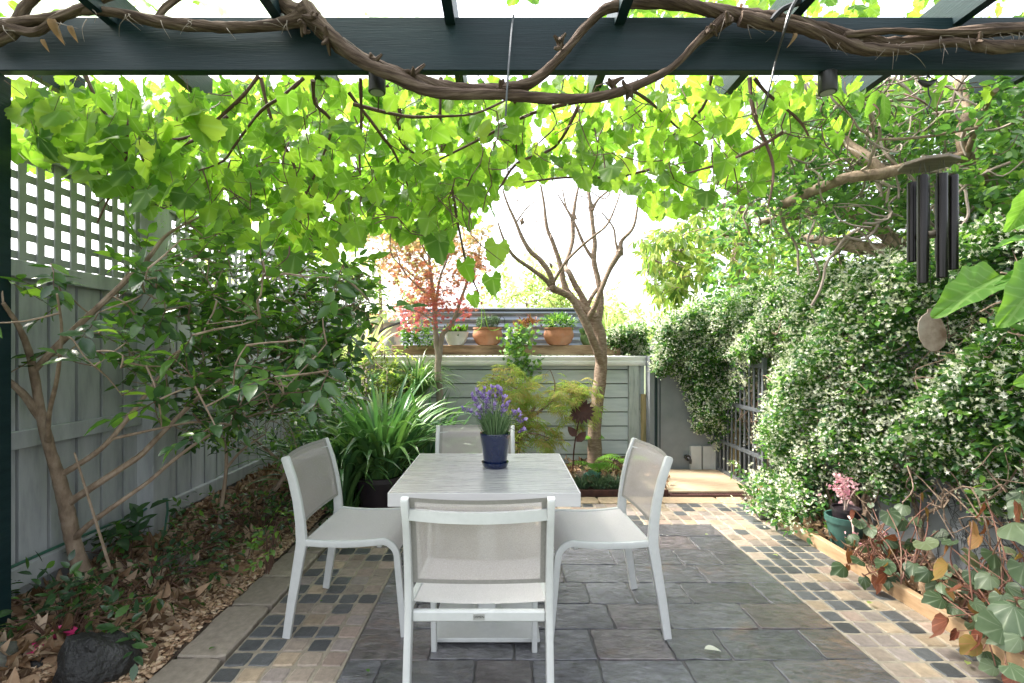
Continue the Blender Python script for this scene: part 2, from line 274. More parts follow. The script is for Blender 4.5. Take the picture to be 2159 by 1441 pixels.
class MB:
    def __init__(s): s.v = []; s.f = []; s.col = []; s.t = []; s.usecol = False; s.uset = False
    def add(s, V, Fc, col=None, tuv=None):
        b = len(s.v); s.v += [tuple(map(float, q)) for q in V]; s.f += [tuple(b+i for i in f) for f in Fc]
        if col is not None: s.usecol = True
        s.col += [tuple(col)+(1,) if col is not None else (1, 1, 1, 1)]*len(V)
        if tuv is not None: s.uset = True; s.t += [tuple(map(float, q)) for q in tuv]
        else: s.t += [tuple(map(float, q)) for q in V]
        return s
    def box(s, c, h, rot=None, bev=0, col=None):
        c = np.array(c, float); h = np.array(h, float)
        if bev <= 0:
            V = np.array([[x, y, z] for z in (-1, 1) for y in (-1, 1) for x in (-1, 1)], float)*h
            Fc = [(0, 2, 3, 1), (4, 5, 7, 6), (0, 1, 5, 4), (2, 6, 7, 3), (0, 4, 6, 2), (1, 3, 7, 5)]
        else:
            bev = min(bev, h.min()*.95); V = []; Fc = []
            idx = {}
            for sx in (-1, 1):
                for sy in (-1, 1):
                    for sz in (-1, 1):
                        for a in range(3):
                            p = np.array([sx, sy, sz])*h
                            q = p.copy()
                            for k in range(3):
                                if k != a: q[k] -= bev*(sx, sy, sz)[k]
                            idx[(sx, sy, sz, a)] = len(V); V.append(q)
            V = np.array(V)
            def face(keys):
                ids = [idx[k] for k in keys]; pts = V[ids]; n = np.cross(pts[1]-pts[0], pts[2]-pts[0])
                if np.dot(n, pts.mean(0)) < 0: ids = ids[::-1]
                Fc.append(tuple(ids))
            for sx in (-1, 1): face([(sx, a, b_, 0) for a, b_ in ((-1, -1), (1, -1), (1, 1), (-1, 1))])
            for sy in (-1, 1): face([(a, sy, b_, 1) for a, b_ in ((-1, -1), (1, -1), (1, 1), (-1, 1))])
            for sz in (-1, 1): face([(a, b_, sz, 2) for a, b_ in ((-1, -1), (1, -1), (1, 1), (-1, 1))])
            for a in (-1, 1):
                for b_ in (-1, 1):
                    face([(a, b_, -1, 0), (a, b_, 1, 0), (a, b_, 1, 1), (a, b_, -1, 1)])
                    face([(a, -1, b_, 0), (a, 1, b_, 0), (a, 1, b_, 2), (a, -1, b_, 2)])
                    face([(-1, a, b_, 1), (1, a, b_, 1), (1, a, b_, 2), (-1, a, b_, 2)])
            for sx in (-1, 1):
                for sy in (-1, 1):
                    for sz in (-1, 1): face([(sx, sy, sz, 0), (sx, sy, sz, 1), (sx, sy, sz, 2)])
        if rot is not None: V = V @ np.array(Matrix.Rotation(rot[1], 3, rot[0])).T
        return s.add(V+c, Fc, col)
    def tube(s, pts, r, n=8, smooth=4, rough=0, cap=True, twist=0, col=None, lump=0):
        pts = [np.array(p, float) for p in pts]
        rr = list(r) if hasattr(r, '__len__') else [r]*len(pts)
        if len(rr) != len(pts): rr = list(np.interp(np.linspace(0, 1, len(pts)), np.linspace(0, 1, len(rr)), rr))
        if smooth > 1 and len(pts) > 2: pts, rr = catmull(pts, rr, smooth)
        pts = np.array(pts); T = np.gradient(pts, axis=0); T /= np.linalg.norm(T, axis=1)[:, None]+1e-9
        u = np.cross(T[0], [0.13, .21, .97]); 
        if np.linalg.norm(u) < .1: u = np.cross(T[0], [1, 0, 0])
        V = []; tu = []; Lh = 0
        for i, p in enumerate(pts):
            u = u-T[i]*np.dot(u, T[i]); u /= np.linalg.norm(u)+1e-9; w_ = np.cross(T[i], u)
            if i: Lh += np.linalg.norm(p-pts[i-1])
            rad = rr[i]*(1+(rng.uniform(-lump, lump) if lump else 0))
            for k in range(n):
                a = 2*PI*k/n
                q = rad*(1+(rng.uniform(-rough, rough) if rough else 0))
                V.append(p+(math.cos(a+twist*Lh)*u+math.sin(a+twist*Lh)*w_)*q)
                tu.append((math.cos(a)*max(rr[i], .01), math.sin(a)*max(rr[i], .01), Lh))
        Fc = [(i*n+k, i*n+(k+1) % n, (i+1)*n+(k+1) % n, (i+1)*n+k) for i in range(len(pts)-1) for k in range(n)]
        if cap: Fc += [tuple(range(n))[::-1], tuple((len(pts)-1)*n+k for k in range(n))]
        return s.add(V, Fc, col, tu)
    def lathe(s, c, prof, n=28, col=None, sq=1.0):
        c = np.array(c, float); V = []; m = len(prof)
        for r, z in prof:
            for k in range(n):
                a = 2*PI*k/n; V.append(c+np.array([r*math.cos(a), r*math.sin(a)*sq, z]))
        Fc = [(i*n+k, i*n+(k+1) % n, (i+1)*n+(k+1) % n, (i+1)*n+k) for i in range(m-1) for k in range(n)]
        Fc += [tuple(range(n))[::-1], tuple((m-1)*n+k for k in range(n))]
        return s.add(V, Fc, col)
    def build(s, name, m, parent=None, smooth=False, local=False):
        V = np.array(s.v); org = origin_for(V, parent, local)
        me = bpy.data.meshes.new(name); me.from_pydata([tuple(q) for q in (V-org)], [], s.f); me.update()
        at = {}
        if s.usecol: at['col'] = np.array(s.col)
        if s.uset: at['tuv'] = np.array(s.t)
        set_attrs(me, at)
        o = link_mesh(name, me, parent, m, smooth, org)
        if smooth == 'auto':
            me.set_sharp_from_angle(angle=math.radians(40))
        return o
def catmull(pts, rr, k):
    P_ = [pts[0]]+list(pts)+[pts[-1]]; out = []; ro = []
    for i in range(1, len(P_)-2):
        for j in range(k):
            t = j/k; a, b, c, d = P_[i-1], P_[i], P_[i+1], P_[i+2]
            out.append(.5*((2*b)+(-a+c)*t+(2*a-5*b+4*c-d)*t*t+(-a+3*b-3*c+d)*t**3)); ro.append(rr[i-1]*(1-t)+rr[i]*t)
    out.append(pts[-1]); ro.append(rr[-1]); return out, ro

def tag(o, label=None, cat=None, group=None, kind=None):
    if label: o['label'] = label
    if cat: o['category'] = cat
    if group: o['group'] = group
    if kind: o['kind'] = kind
    return o
def thing(name, loc, label, cat, group=None, rz=0):
    o = bpy.data.objects.new(name, None); S.collection.objects.link(o); o.location = [float(q) for q in loc]; o.rotation_euler = (0, 0, rz); o.empty_display_size = .1
    ORG[o.name] = np.array(loc, float); return tag(o, label, cat, group)
def copy_tree(o, parent=None):
    c = o.copy(); S.collection.objects.link(c)
    if parent: c.parent = parent
    for ch in [q for q in bpy.data.objects if q.parent == o]: copy_tree(ch, c)
    return c
def struct(o): o['kind'] = 'structure'; return o

# ------------------------------------------------------------------ leaf clouds
def norm(a): return a/(np.linalg.norm(a, axis=-1, keepdims=True)+1e-9)
def fan(outline, center=(0, .0), z=lambda x, y: 0):
    V = [(center[0], center[1], z(*center))]+[(x, y, z(x, y)) for x, y in outline]; n = len(outline)
    return np.array(V, float), np.array([(0, 1+i, 1+(i+1) % n) for i in range(n)])
def polar(rf, n, z):
    o = []
    for i in range(n):
        a = -PI+2*PI*(i+.5)/n; r = rf(a, i); o.append((r*math.sin(a), .28+r*math.cos(a)))   # a = 0 points to the tip
    return fan(o, (0, .18), z)
def grape_tmpl(k, hang):
    def rf(a, i):
        lob = .35+.15*abs(math.cos(1.25*a))**1.1*(1 if abs(a) < 2.3 else .8)+.06*math.exp(-(a/.28)**2)*2
        if abs(a) > 2.75: lob = .22
        return lob*(1+(.05 if i % 2 else -.05)+.03*math.sin(5*a+k))
    return polar(rf, 36, lambda x, y: -hang*(x*x+.6*(y-.2)**2)+.09*math.sin(9*x+k)*abs(x)+.03*math.cos(5*math.atan2(x, y-.18))*math.hypot(x, y-.18)*2)
GRAPE = [grape_tmpl(k, -.3+.3*k) for k in range(5)]
def ell_tmpl(wd, fold=.25, curl=.3, n=4):
    ys = np.linspace(0, 1, n+1); V = []; T = []
    for i, y in enumerate(ys):
        wv = wd*math.sin(PI*min(1, y**.85))**.8 if 0 < i < n else 0
        zz = -curl*y*y
        V.append((0, y, zz))
        if 0 < i < n: V.append((-wv, y, zz+fold*wv)); V.append((wv, y, zz+fold*wv))
    mid = [0]+[1+3*(i-1) for i in range(1, n)]+[1+3*(n-1)]
    for i in range(n):
        a, b = mid[i], mid[i+1]
        la = a+1 if 0 < i else a; ra = a+2 if 0 < i else a
        lb = b+1 if i+1 < n else b; rb = b+2 if i+1 < n else b
        for q in ((a, b, lb), (a, lb, la), (a, ra, rb), (a, rb, b)):
            if len(set(q)) == 3: T.append(q)
    return np.array(V), np.array(T)
ELL = [ell_tmpl(.24, .3, .15), ell_tmpl(.27, .35, .35), ell_tmpl(.22, .2, .0)]
ELLN = [ell_tmpl(.15, .3, .3), ell_tmpl(.17, .2, .15)]
def star_tmpl(n, inner=.3, tipz=.1, spread=1.0):
    o = []
    for i in range(2*n):
        a = spread*(-PI+2*PI*i/(2*n)); r = 1 if i % 2 == 0 else inner
        o.append((r*.5*math.sin(a), .5*(1 if spread == 1 else 0)*0+r*.5*math.cos(a)))
    return fan(o, (0, 0), lambda x, y: tipz*(x*x+y*y)**.5)
STAR5 = [star_tmpl(5, .35, .25), star_tmpl(5, .3, -.2)]
MAPLE = [star_tmpl(7, .32, -.25), star_tmpl(6, .28, .2)]
def cluster_tmpl(k, nl=7, wd=.11):          # a spray of narrow leaflets
    r = np.random.default_rng(k); V = []; T = []
    for j in range(nl):
        a = -1.9+3.8*j/(nl-1); l = .75+.25*math.cos(a)+r.uniform(-.1, .1); b = len(V)
        d = np.array([math.sin(a), math.cos(a), -.35*l]); s_ = np.array([math.cos(a), -math.sin(a), 0])*wd*.5
        V += [np.zeros(3), d*l*.5+s_, d*l+[0, 0, -.12], d*l*.5-s_]; T += [(b, b+1, b+2), (b, b+2, b+3)]
    return np.array(V), np.array(T)
LACE = [cluster_tmpl(1, 7, .1), cluster_tmpl(2, 9, .08)]
CHIP = [(np.array([[x*.3, y*.5, z*.09] for z in (-1, 1) for y in (-1, 1) for x in (-1, 1)]), np.array([(0, 2, 3), (0, 3, 1), (4, 5, 7), (4, 7, 6), (0, 1, 5), (0, 5, 4), (2, 6, 7), (2, 7, 3), (0, 4, 6), (0, 6, 2), (1, 3, 7), (1, 7, 5)]))]
def round_tmpl(k, ec, hang=.3):
    def rf(a, i):
        r = .46+.06*math.cos(a-ec)
        if abs(a) > 2.7: r = .2
        return r*(1+.015*math.cos(9*a))+.16*math.exp(-((a-.15)/.22)**2)
    return polar(rf, 32, lambda x, y: -hang*(x*x+(y-.2)**2)+.02*math.cos(9*math.atan2(x, y-.2))*math.hypot(x, y-.2)*1.2)
BEG = [round_tmpl(0, .6, .4), round_tmpl(1, -.6, 1.1), round_tmpl(2, .2, -.5), round_tmpl(4, -.3, 1.6), round_tmpl(6, .4, .8)]
def cloud(name, tm, pos, fwd, nrm, sc, m, parent=None, tint=None, smooth=True, local=False, xs=None):
    pos = np.asarray(pos, float); N = len(pos)
    Y = norm(np.asarray(fwd, float)); Z = np.asarray(nrm, float); Z = norm(Z-(Z*Y).sum(1)[:, None]*Y); X = np.cross(Y, Z)
    sc = np.broadcast_to(np.asarray(sc, float), (N,)); tint = rng.uniform(0, 1, N) if tint is None else np.asarray(tint)
    which = rng.integers(0, len(tm), N); VV = []; TT = []; ti = []; lu = []; base = 0
    for k, (tv, tf) in enumerate(tm):
        i = np.where(which == k)[0]
        if not len(i): continue
        xw = tv[None, :, 0, None]*(1 if xs is None else xs)
        V = pos[i][:, None, :]+sc[i][:, None, None]*(xw*X[i][:, None]+tv[None, :, 1, None]*Y[i][:, None]+tv[None, :, 2, None]*Z[i][:, None])
        VV.append(V.reshape(-1, 3)); n = len(tv)
        TT.append((tf[None]+(np.arange(len(i))*n)[:, None, None]+base).reshape(-1, 3)); base += n*len(i)
        ti.append(np.repeat(tint[i], n)); l = tv.copy(); l[:, 1] -= .18; lu.append(np.tile(l, (len(i), 1)))
    return tri_obj(name, np.concatenate(VV), np.concatenate(TT), m, parent, {'tint': np.concatenate(ti), 'luv': np.concatenate(lu)}, smooth, local)
def rdir(N, bias=(0, 0, 0), k=1.0): return norm(rng.normal(0, 1, (N, 3))*k+np.array(bias))
def inpoly(x, y, poly):
    r = np.zeros(len(x), bool); n = len(poly)
    for i in range(n):
        x1, y1 = poly[i]; x2, y2 = poly[(i+1) % n]
        c = ((y1 > y) != (y2 > y)) & (x < (x2-x1)*(y-y1)/(y2-y1+1e-12)+x1); r ^= c
    return r
def poly_sample(poly, N):
    p = np.array(poly, float); out = []
    while sum(map(len, out)) < N:
        q = rng.uniform(p.min(0), p.max(0), (N*2, 2)); out.append(q[inpoly(q[:, 0], q[:, 1], poly)])
    return np.concatenate(out)[:N]
def sample_view(poly, N, d0, d1, zmax=None):
    q = poly_sample(poly, N); d = rng.uniform(d0, d1, N)
    return np.stack([(q[:, 0]-CX)*d/F, d, H-(q[:, 1]-CY)*d/F], 1)
def resample(path, step):
    path = np.array(path); o = []
    for a, b in zip(path[:-1], path[1:]):
        n = max(1, int(np.linalg.norm(b-a)/step))
        for j in range(n): o.append(a+(b-a)*j/n)
    o.append(path[-1]); return o
def grow(nodes, targets, mb, r0, r1, sides=4, wig=.04, sag=0, maxlen=9):
    """joins every target to the nearest wood already there by a thin branch"""
    nodes = [np.array(q) for q in nodes]; T = np.array(targets)
    d0 = np.array([np.min(np.linalg.norm(np.array(nodes)-t, axis=1)) for t in T]); order = np.argsort(d0)
    arr = np.array(nodes)
    for i in order:
        t = T[i]; d = np.linalg.norm(arr-t, axis=1); j = int(np.argmin(d)); a = arr[j]; dist = d[j]
        if dist < .01 or dist > maxlen: continue
        n = max(2, int(dist/.07)); new = []
        for k in range(1, n+1):
            f = k/n; q = a+(t-a)*f
            if k < n: q = q+rng.normal(0, wig*dist, 3)+np.array([0, 0, -sag*dist*4*f*(1-f)])
            new.append(q)
        mb.tube([a]+new, [r0*min(1, .4+dist), r1], sides, 2, cap=False)
        arr = np.concatenate([arr, np.array(new)])
    return arr
def twig_leaves(tips, nper, length, bias=(0, 0, .3), spread=.8):
    """leaves set alternately along a short shoot from each tip"""
    pos = []; fw = []; nr = []; ax = []
    for t in tips:
        d = norm(rng.normal(0, spread, 3)+np.array(bias)); side = norm(np.cross(d, [0, 0, 1.0])+rng.normal(0, .2, 3)); up = np.cross(side, d)
        for k in range(nper):
            f = k/max(1, nper-1); s_ = 1 if k % 2 else -1
            pos.append(t+d*length*f); fw.append(norm(d*(.5+.5*f)+side*s_*(1-.5*f)+rng.normal(0, .25, 3))); nr.append(norm(up*np.sign(up[2]+1e-6)+rng.normal(0, .35, 3)))
        ax.append((t, t+d*length))
    return np.array(pos), np.array(fw), np.array(nr), ax
# ================================================================== THE GROUND
g = MB(); g.add([(-300, -60, -.06), (300, -60, -.06), (300, 500, -.06), (-300, 500, -.06)], [(0, 1, 2, 3)])
struct(g.build('ground', M['grass']))
SY0 = 1.05                      # nearest paving row
def stone(mb, x0, x1, y0, y1, col, jit=.004, h=.03, inset=.007, seg=4, zt=0.0, rnd=.012):
    """one paving stone: uneven outline, worn edge, flat top"""
    pts = []
    def side(a, b):
        for k in range(seg):
            f = k/seg; pts.append([a[0]+(b[0]-a[0])*f, a[1]+(b[1]-a[1])*f])
    c = [(x0, y0), (x1, y0), (x1, y1), (x0, y1)]
    for k in range(4): side(c[k], c[(k+1) % 4])
    pts = np.array(pts)+rng.uniform(-jit, jit, (len(pts), 2)); cen = np.array([(x0+x1)/2, (y0+y1)/2])
    for k in range(4): pts[k*seg] += norm(cen-pts[k*seg])*rnd
    n = len(pts); tilt = rng.uniform(-.004, .004, 2); V = []
    def z(p): return zt+np.dot(p-cen, tilt)*2
    for p in pts: V.append((p[0], p[1], -h))
    for p in pts: V.append((p[0], p[1], z(p)-inset*.6))
    for p in pts:
        q = p+(cen-p)/np.linalg.norm(cen-p)*inset; V.append((q[0], q[1], z(q)))
    Fc = [(i, (i+1) % n, n+(i+1) % n, n+i) for i in range(n)]+[(n+i, n+(i+1) % n, 2*n+(i+1) % n, 2*n+i) for i in range(n)]+[tuple(2*n+i for i in range(n))]
    mb.add(V, Fc, col)
SX0, SX1, SY1, RP = -.69, 1.63, 3.92, .2455
sl_ = MB(); row = 0; y = SY1
while y > SY0:
    y0 = y-RP; x = SX0-(.0 if row % 2 else .0); first = True
    while x < SX1-.05:
        wd = rng.uniform(.24, .46)*(.6 if first and row % 2 else 1); first = False
        x1 = min(SX1, x+wd); 
        if SX1-x1 < .14: x1 = SX1
        v = rng.uniform(.06, .115); c = np.array([v*.98, v*.99, v*1.12])*(np.array([1.2, 1.0, .92]) if rng.random() < .15 else 1)
        stone(sl_, x+.0035, x1-.0035, y0+.0035, y-.0035, c, .004, .03, .004, 7, rng.uniform(-.002, .002), .005); x = x1
    y = y0; row += 1
struct(sl_.build('slate_paving', M['slate']))
gr = MB(); gr.box(((SX0+SX1)/2, (SY0+SY1)/2-.1, -.035), ((SX1-SX0)/2, (SY1-SY0)/2+.1, .028)); struct(gr.build('slate_joints', M['groutdark']))
st = MB(); p = .106
def sett_field(x0, nx, ytop, ny, dark=.36, keep=None):
    d = rng.random((nx, ny)) < dark
    # clumps of two to four like the laid pattern
    for i in range(nx):
        for j in range(ny):
            if d[i, j] and rng.random() < .55:
                a, b = ((1, 0), (0, 1), (0, 1))[rng.integers(3)]
                if i+a < nx and j+b < ny: d[i+a, j+b] = True
            elif not d[i, j] and i+1 < nx and rng.random() < .3: d[i+1, j] = False
    for i in range(nx):
        for j in range(ny):
            xa = x0+i*p; yb = ytop-j*p*1.02; k = rng.random()
            if d[i, j]: v = rng.uniform(.045, .085); c = (v, v*1.06, v*1.12)
            else:
                c = np.array(((.25, .205, .165), (.30, .235, .165), (.235, .20, .18), (.26, .20, .165))[rng.integers(4)])*rng.uniform(.72, 1.2)
            stone(st, xa+.005, xa+p-.005, yb-p*1.02+.005, yb-.005, c, .003, .03, .007, 3, rng.uniform(-.002, .002), .005)
sett_field(-1.225, 5, 4.10, 28, .40); sett_field(1.635, 5, 4.46, 31, .38); sett_field(-.69, 22, 4.46, 5, .40)
struct(st.build('sett_paving', M['sett']))
gr = MB()
gr.box((-.957, 2.6, -.036), (.266, 1.56, .032)); gr.box((1.90, 2.72, -.036), (.267, 1.76, .032)); gr.box((.47, 4.19, -.0365), (1.157, .267, .032))
struct(gr.build('sett_joints', M['grout']))
ss = MB()                        # sandstone strip by the drain, and the landing before the gate
x = -.7
while x < 2.1:
    x1 = x+rng.uniform(.4, .6); v = rng.uniform(.85, 1.15); stone(ss, x+.003, min(x1, 2.33)-.003, 4.468, 4.655, (.40*v, .30*v, .20*v), .002, .03, .004, 3); x = x1
stone(ss, 2.17, 2.36, 3.95, 4.46, (.40, .30, .2), .002, .03, .004, 3)
struct(ss.build('sandstone_strip', M['sett']))
la = MB(); la.box((1.95, 5.18, .0), (.52, .43, .03), bev=.006); struct(la.build('landing', M['sand']))
se = MB(); y = 4.1
while y > 1.0:
    ln = rng.uniform(.32, .5); v = rng.uniform(.8, 1.1); stone(se, -1.46, -1.235, y-ln+.004, y-.004, (.27*v, .23*v, .185*v), .006, .06, .01, 6, .012); y -= ln
struct(se.build('stone_edging', M['sett']))

def sheet(name, x0, x1, y0, y1, nx, ny, zf, m):
    X, Y = np.meshgrid(np.linspace(x0, x1, nx), np.linspace(y0, y1, ny)); V = np.stack([X.ravel(), Y.ravel(), zf(X, Y).ravel()], 1)
    i = (np.arange(ny-1)[:, None]*nx+np.arange(nx-1)[None]).ravel(); T = np.stack([i, i+1, i+nx+1, i+nx], 1)
    return tri_obj(name, V, T, m)
def bedz(X, Y): return .01+.09*np.clip((-1.46-X)/.9, 0, 1)+.02*np.sin(5*X+3*Y)*np.sin(4*Y)+.02*np.clip((Y-3)/2, 0, 1)
struct(sheet('left_soil_bed', -2.5, -1.455, .8, 7, 24, 90, bedz, M['soil']))
struct(sheet('back_soil_bed', -1.47, 1.75, 4.72, 6.0, 50, 22, lambda X, Y: .02+.05*np.sin(3*X)*np.sin(4*Y)+.06*np.clip((Y-4.8)/1, 0, 1), M['soil']))
struct(sheet('left_back_soil', -1.47, -.7, 4.09, 4.75, 12, 12, lambda X, Y: .015+0*X, M['soil']))
struct(sheet('right_soil_bed', 2.17, 2.75, .6, 4.6, 14, 70, lambda X, Y: .02+.05*np.clip((X-2.2)/.3, 0, 1)+.01*np.sin(9*Y), M['soil']))

# drain grate
t = thing('drain_grate', (1.98, 4.70, 0), 'long dark brown slotted drain grate set in the paving before the sandstone landing', 'drain grate')
d = MB(); d.box((1.98, 4.67, .006), (.42, .006, .008)); d.box((1.98, 4.735, .006), (.42, .006, .008)); d.box((1.57, 4.70, .006), (.012, .04, .008)); d.box((2.39, 4.70, .006), (.012, .04, .008)); d.build('frame', M['drain'], t)
d = MB()
for k in range(34): d.box((1.59+k*.0237, 4.7025, .006), (.006, .027, .006))
d.build('grille', M['drain'], t)
# timber edging
for y0, y1, lb, dx in ((2.05, 3.95, 'long orange timber board edging the right bed from the jasmine clump to the broken joint', 0), (.7, 2.03, 'shorter timber board edging the right bed nearest the camera, after the joint', .015)):
    b = MB(); n = 12
    b.box((2.185+dx, (y0+y1)/2, .025), (.022, (y1-y0)/2, .05), bev=.004)
    tag(b.build('timber_edging', M['edging']), lb, 'garden edging')

# ================================================================== PERGOLA
BY0, BY1, BZ0, BZ1 = 2.20, 2.245, 2.60, 2.835
t = thing('pergola', (0, 2.22, 0), 'dark blue green timber pergola carrying the grape vine overhead', 'pergola')
b = MB(); b.box((.35, (BY0+BY1)/2, (BZ0+BZ1)/2), (3.6, (BY1-BY0)/2, (BZ1-BZ0)/2), bev=.003); b.build('beam', M['beam'], t)
b = MB(); b.box((-2.268, 2.21, 1.295), (.045, .045, 1.295), bev=.003); b.build('post', M['beam'], t)
b = MB(); b.box((3.6, 2.22, 1.3), (.045, .045, 1.3), bev=.003); b.build('post', M['beam'], t)
for k in range(8):
    x = -2.47+.745*k; b = MB()
    V = []
    for xx in (x-.022, x+.022): V += [(xx, -.6, 2.80), (xx, 2.80, 2.80), (xx, 2.92, 2.87), (xx, 2.92, 2.95), (xx, -.6, 2.95)]
    b.add(V, [(0, 1, 2, 3, 4), (9, 8, 7, 6, 5)]+[(i, i+5, (i+1) % 5+5, (i+1) % 5) for i in range(5)])
    b.build('rafter', M['beam'], t)
def corr(x0, x1, y0, y1, z, nx=160):
    X = np.linspace(x0, x1, nx); V = []
    for y in (y0, y1): V += [(x, y, z+.012*math.sin(x*2*PI/.076)+(y-y0)*-.02) for x in X]
    return np.array(V), np.array([(i, i+1, nx+i+1, nx+i) for i in range(nx-1)])
for x0, x1 in ((-2.5, -.3), (2.55, 4.0)):
    V, T = corr(x0, x1, 1.9, 2.95, 2.985, 240); tri_obj('roof_sheet', V, T, M['roofsheet'], t)
for (px, lb) in ((795, 'left black cylinder downlight beneath the pergola beam'), (1745, 'right black cylinder downlight beneath the pergola beam, next to the wind chime')):
    x = (px-CX)*2.222/F; t2 = thing('downlight', (x, 2.222, BZ0), lb, 'outdoor light', 'downlights under the beam')
    b = MB(); b.lathe((x, 2.222, BZ0-.088), [(.0, 0), (.036, 0), (.038, .003), (.038, .085), (.034, .088), (0, .088)], 32); b.build('housing', M['black'], t2, smooth='auto')
    b = MB(); b.lathe((x, 2.222, BZ0-.0895), [(.0, 0), (.029, 0), (.029, .0012), (0, .0012)], 24); b.build('lens', M['plaque'], t2)

# grape vine -----------------------------------------------------------------
gv = thing('grape_vine', (2.9, 2.16, 0), 'old grape vine with gnarled trunks on the beam and a hanging curtain of bright leaves', 'grape vine')
D = 2.13
vt = MB()
A = PP([(-60, 75), (0, 60), (100, 38), (200, 22), (330, 45), (420, 55), (500, 58), (600, 50), (650, 28)], D)
B = PP([(640, 20, D), (700, 85, D), (750, 118, 2.12), (850, 163, 2.11), (960, 188, 2.1), (1070, 188, 2.1), (1130, 168, 2.1), (1190, 110, 2.12), (1240, 52, 2.13), (1290, 15, D), (1400, 4, D), (1500, 22, D), (1580, 36, D), (1650, 45, D), (1750, 68, D), (1850, 92, D), (1950, 84, D), (2060, 66, D), (2230, 60, D)])
C_ = PP([(660, 40, 2.12), (700, 75, 2.09), (760, 128, 2.07), (830, 160, 2.07), (920, 195, 2.07), (1060, 200, 2.07), (1160, 208, 2.08), (1260, 205, 2.08), (1350, 178, 2.1), (1420, 140, 2.13), (1470, 90, D), (1530, 40, D)])
vt.tube(A, [.026, .030, .017, .018, .025, .023, .020, .026, .045], 14, 6, .10, twist=5, lump=.08)
vt.tube(B, [.045, .028, .030, .032, .026, .026, .022, .018, .018, .021, .028, .026, .032, .030, .028, .026, .022, .026, .026], 14, 6, .10, twist=7, lump=.08)
vt.tube(C_, [.04, .026, .026, .026, .024, .022, .021, .020, .018, .015, .017, .03], 12, 6, .10, twist=-6, lump=.08)
vt.tube(PP([(1560, 40), (1700, 62), (1800, 100), (1900, 105), (2010, 90), (2100, 100), (2230, 90)], 2.1), [.03, .022, .026, .02, .018, .026, .02], 12, 6, .12, twist=6, lump=.1)
vt.tube(PP([(1780, 75), (1880, 66), (2000, 70), (2159, 62), (2250, 70)], 2.09), .013, 8, 6, .12, lump=.1)
vt.tube(PP([(-60, 20), (60, 70), (120, 40), (190, 10), (260, -20)], 2.12), .018, 8, 5, .12, lump=.1)
vt.tube(PP([(-40, 95), (20, 75), (50, 20), (90, -20)], 2.14), .022, 10, 5, .12, lump=.1)
vt.tube(PP([(640, 35), (600, 10), (560, -40)], 2.15), [.05, .03, .022], 10, 4, .12)
vt.tube(PP([(330, 45), (350, 15), (400, -20)], 2.14), .014, 8, 4, .1)
for (px, py) in ((660, 38), (640, 55), (690, 80), (1060, 185), (1180, 92), (870, 160), (785, 125), (1535, 48), (1500, 60), (1290, 178), (2060, 90), (1330, 190)):
    q = P(px, py, 2.08)
    for k in range(5):
        e = q+rng.normal(0, .022, 3)+np.array([0, -.01, .005]); vt.tube([q, (q+e)/2+rng.normal(0, .005, 3), e], [.013, .010, .005], 6, 2, .2)
# the trunk comes down by the right hand post
vt.tube([(2.45, 2.12, 2.72), (2.9, 2.13, 2.68), (3.35, 2.14, 2.3), (3.45, 2.16, 1.2), (3.4, 2.16, 0)], [.03, .035, .045, .05, .06], 10, 6, .1)
vt.build('trunk', M['bark'], gv, smooth='auto')
sh = MB()                       # shreds of bark and tendrils
for k in range(75):
    px = rng.choice([rng.uniform(0, 640), rng.uniform(640, 1100), rng.uniform(1500, 2159), rng.uniform(1750, 2159)])
    base = {0: 50}.get(0); py = np.interp(px, [0, 200, 500, 650, 850, 1070, 1240, 1500, 1850, 2159], [60, 25, 58, 30, 165, 190, 50, 25, 92, 65])+rng.uniform(-6, 16)
    q = P(px, py, 2.09); l = rng.beta(1, 3)*.15+.01; dx = rng.normal(0, .045)
    sh.tube([q, q+[dx*.5+rng.normal(0, .01), -.01, -l*.5], q+[dx, rng.normal(0, .01), -l]], [.0025, .0012, .0006], 4, 3, cap=False)
sh.build('bark_shreds', M['chimewood'], gv)
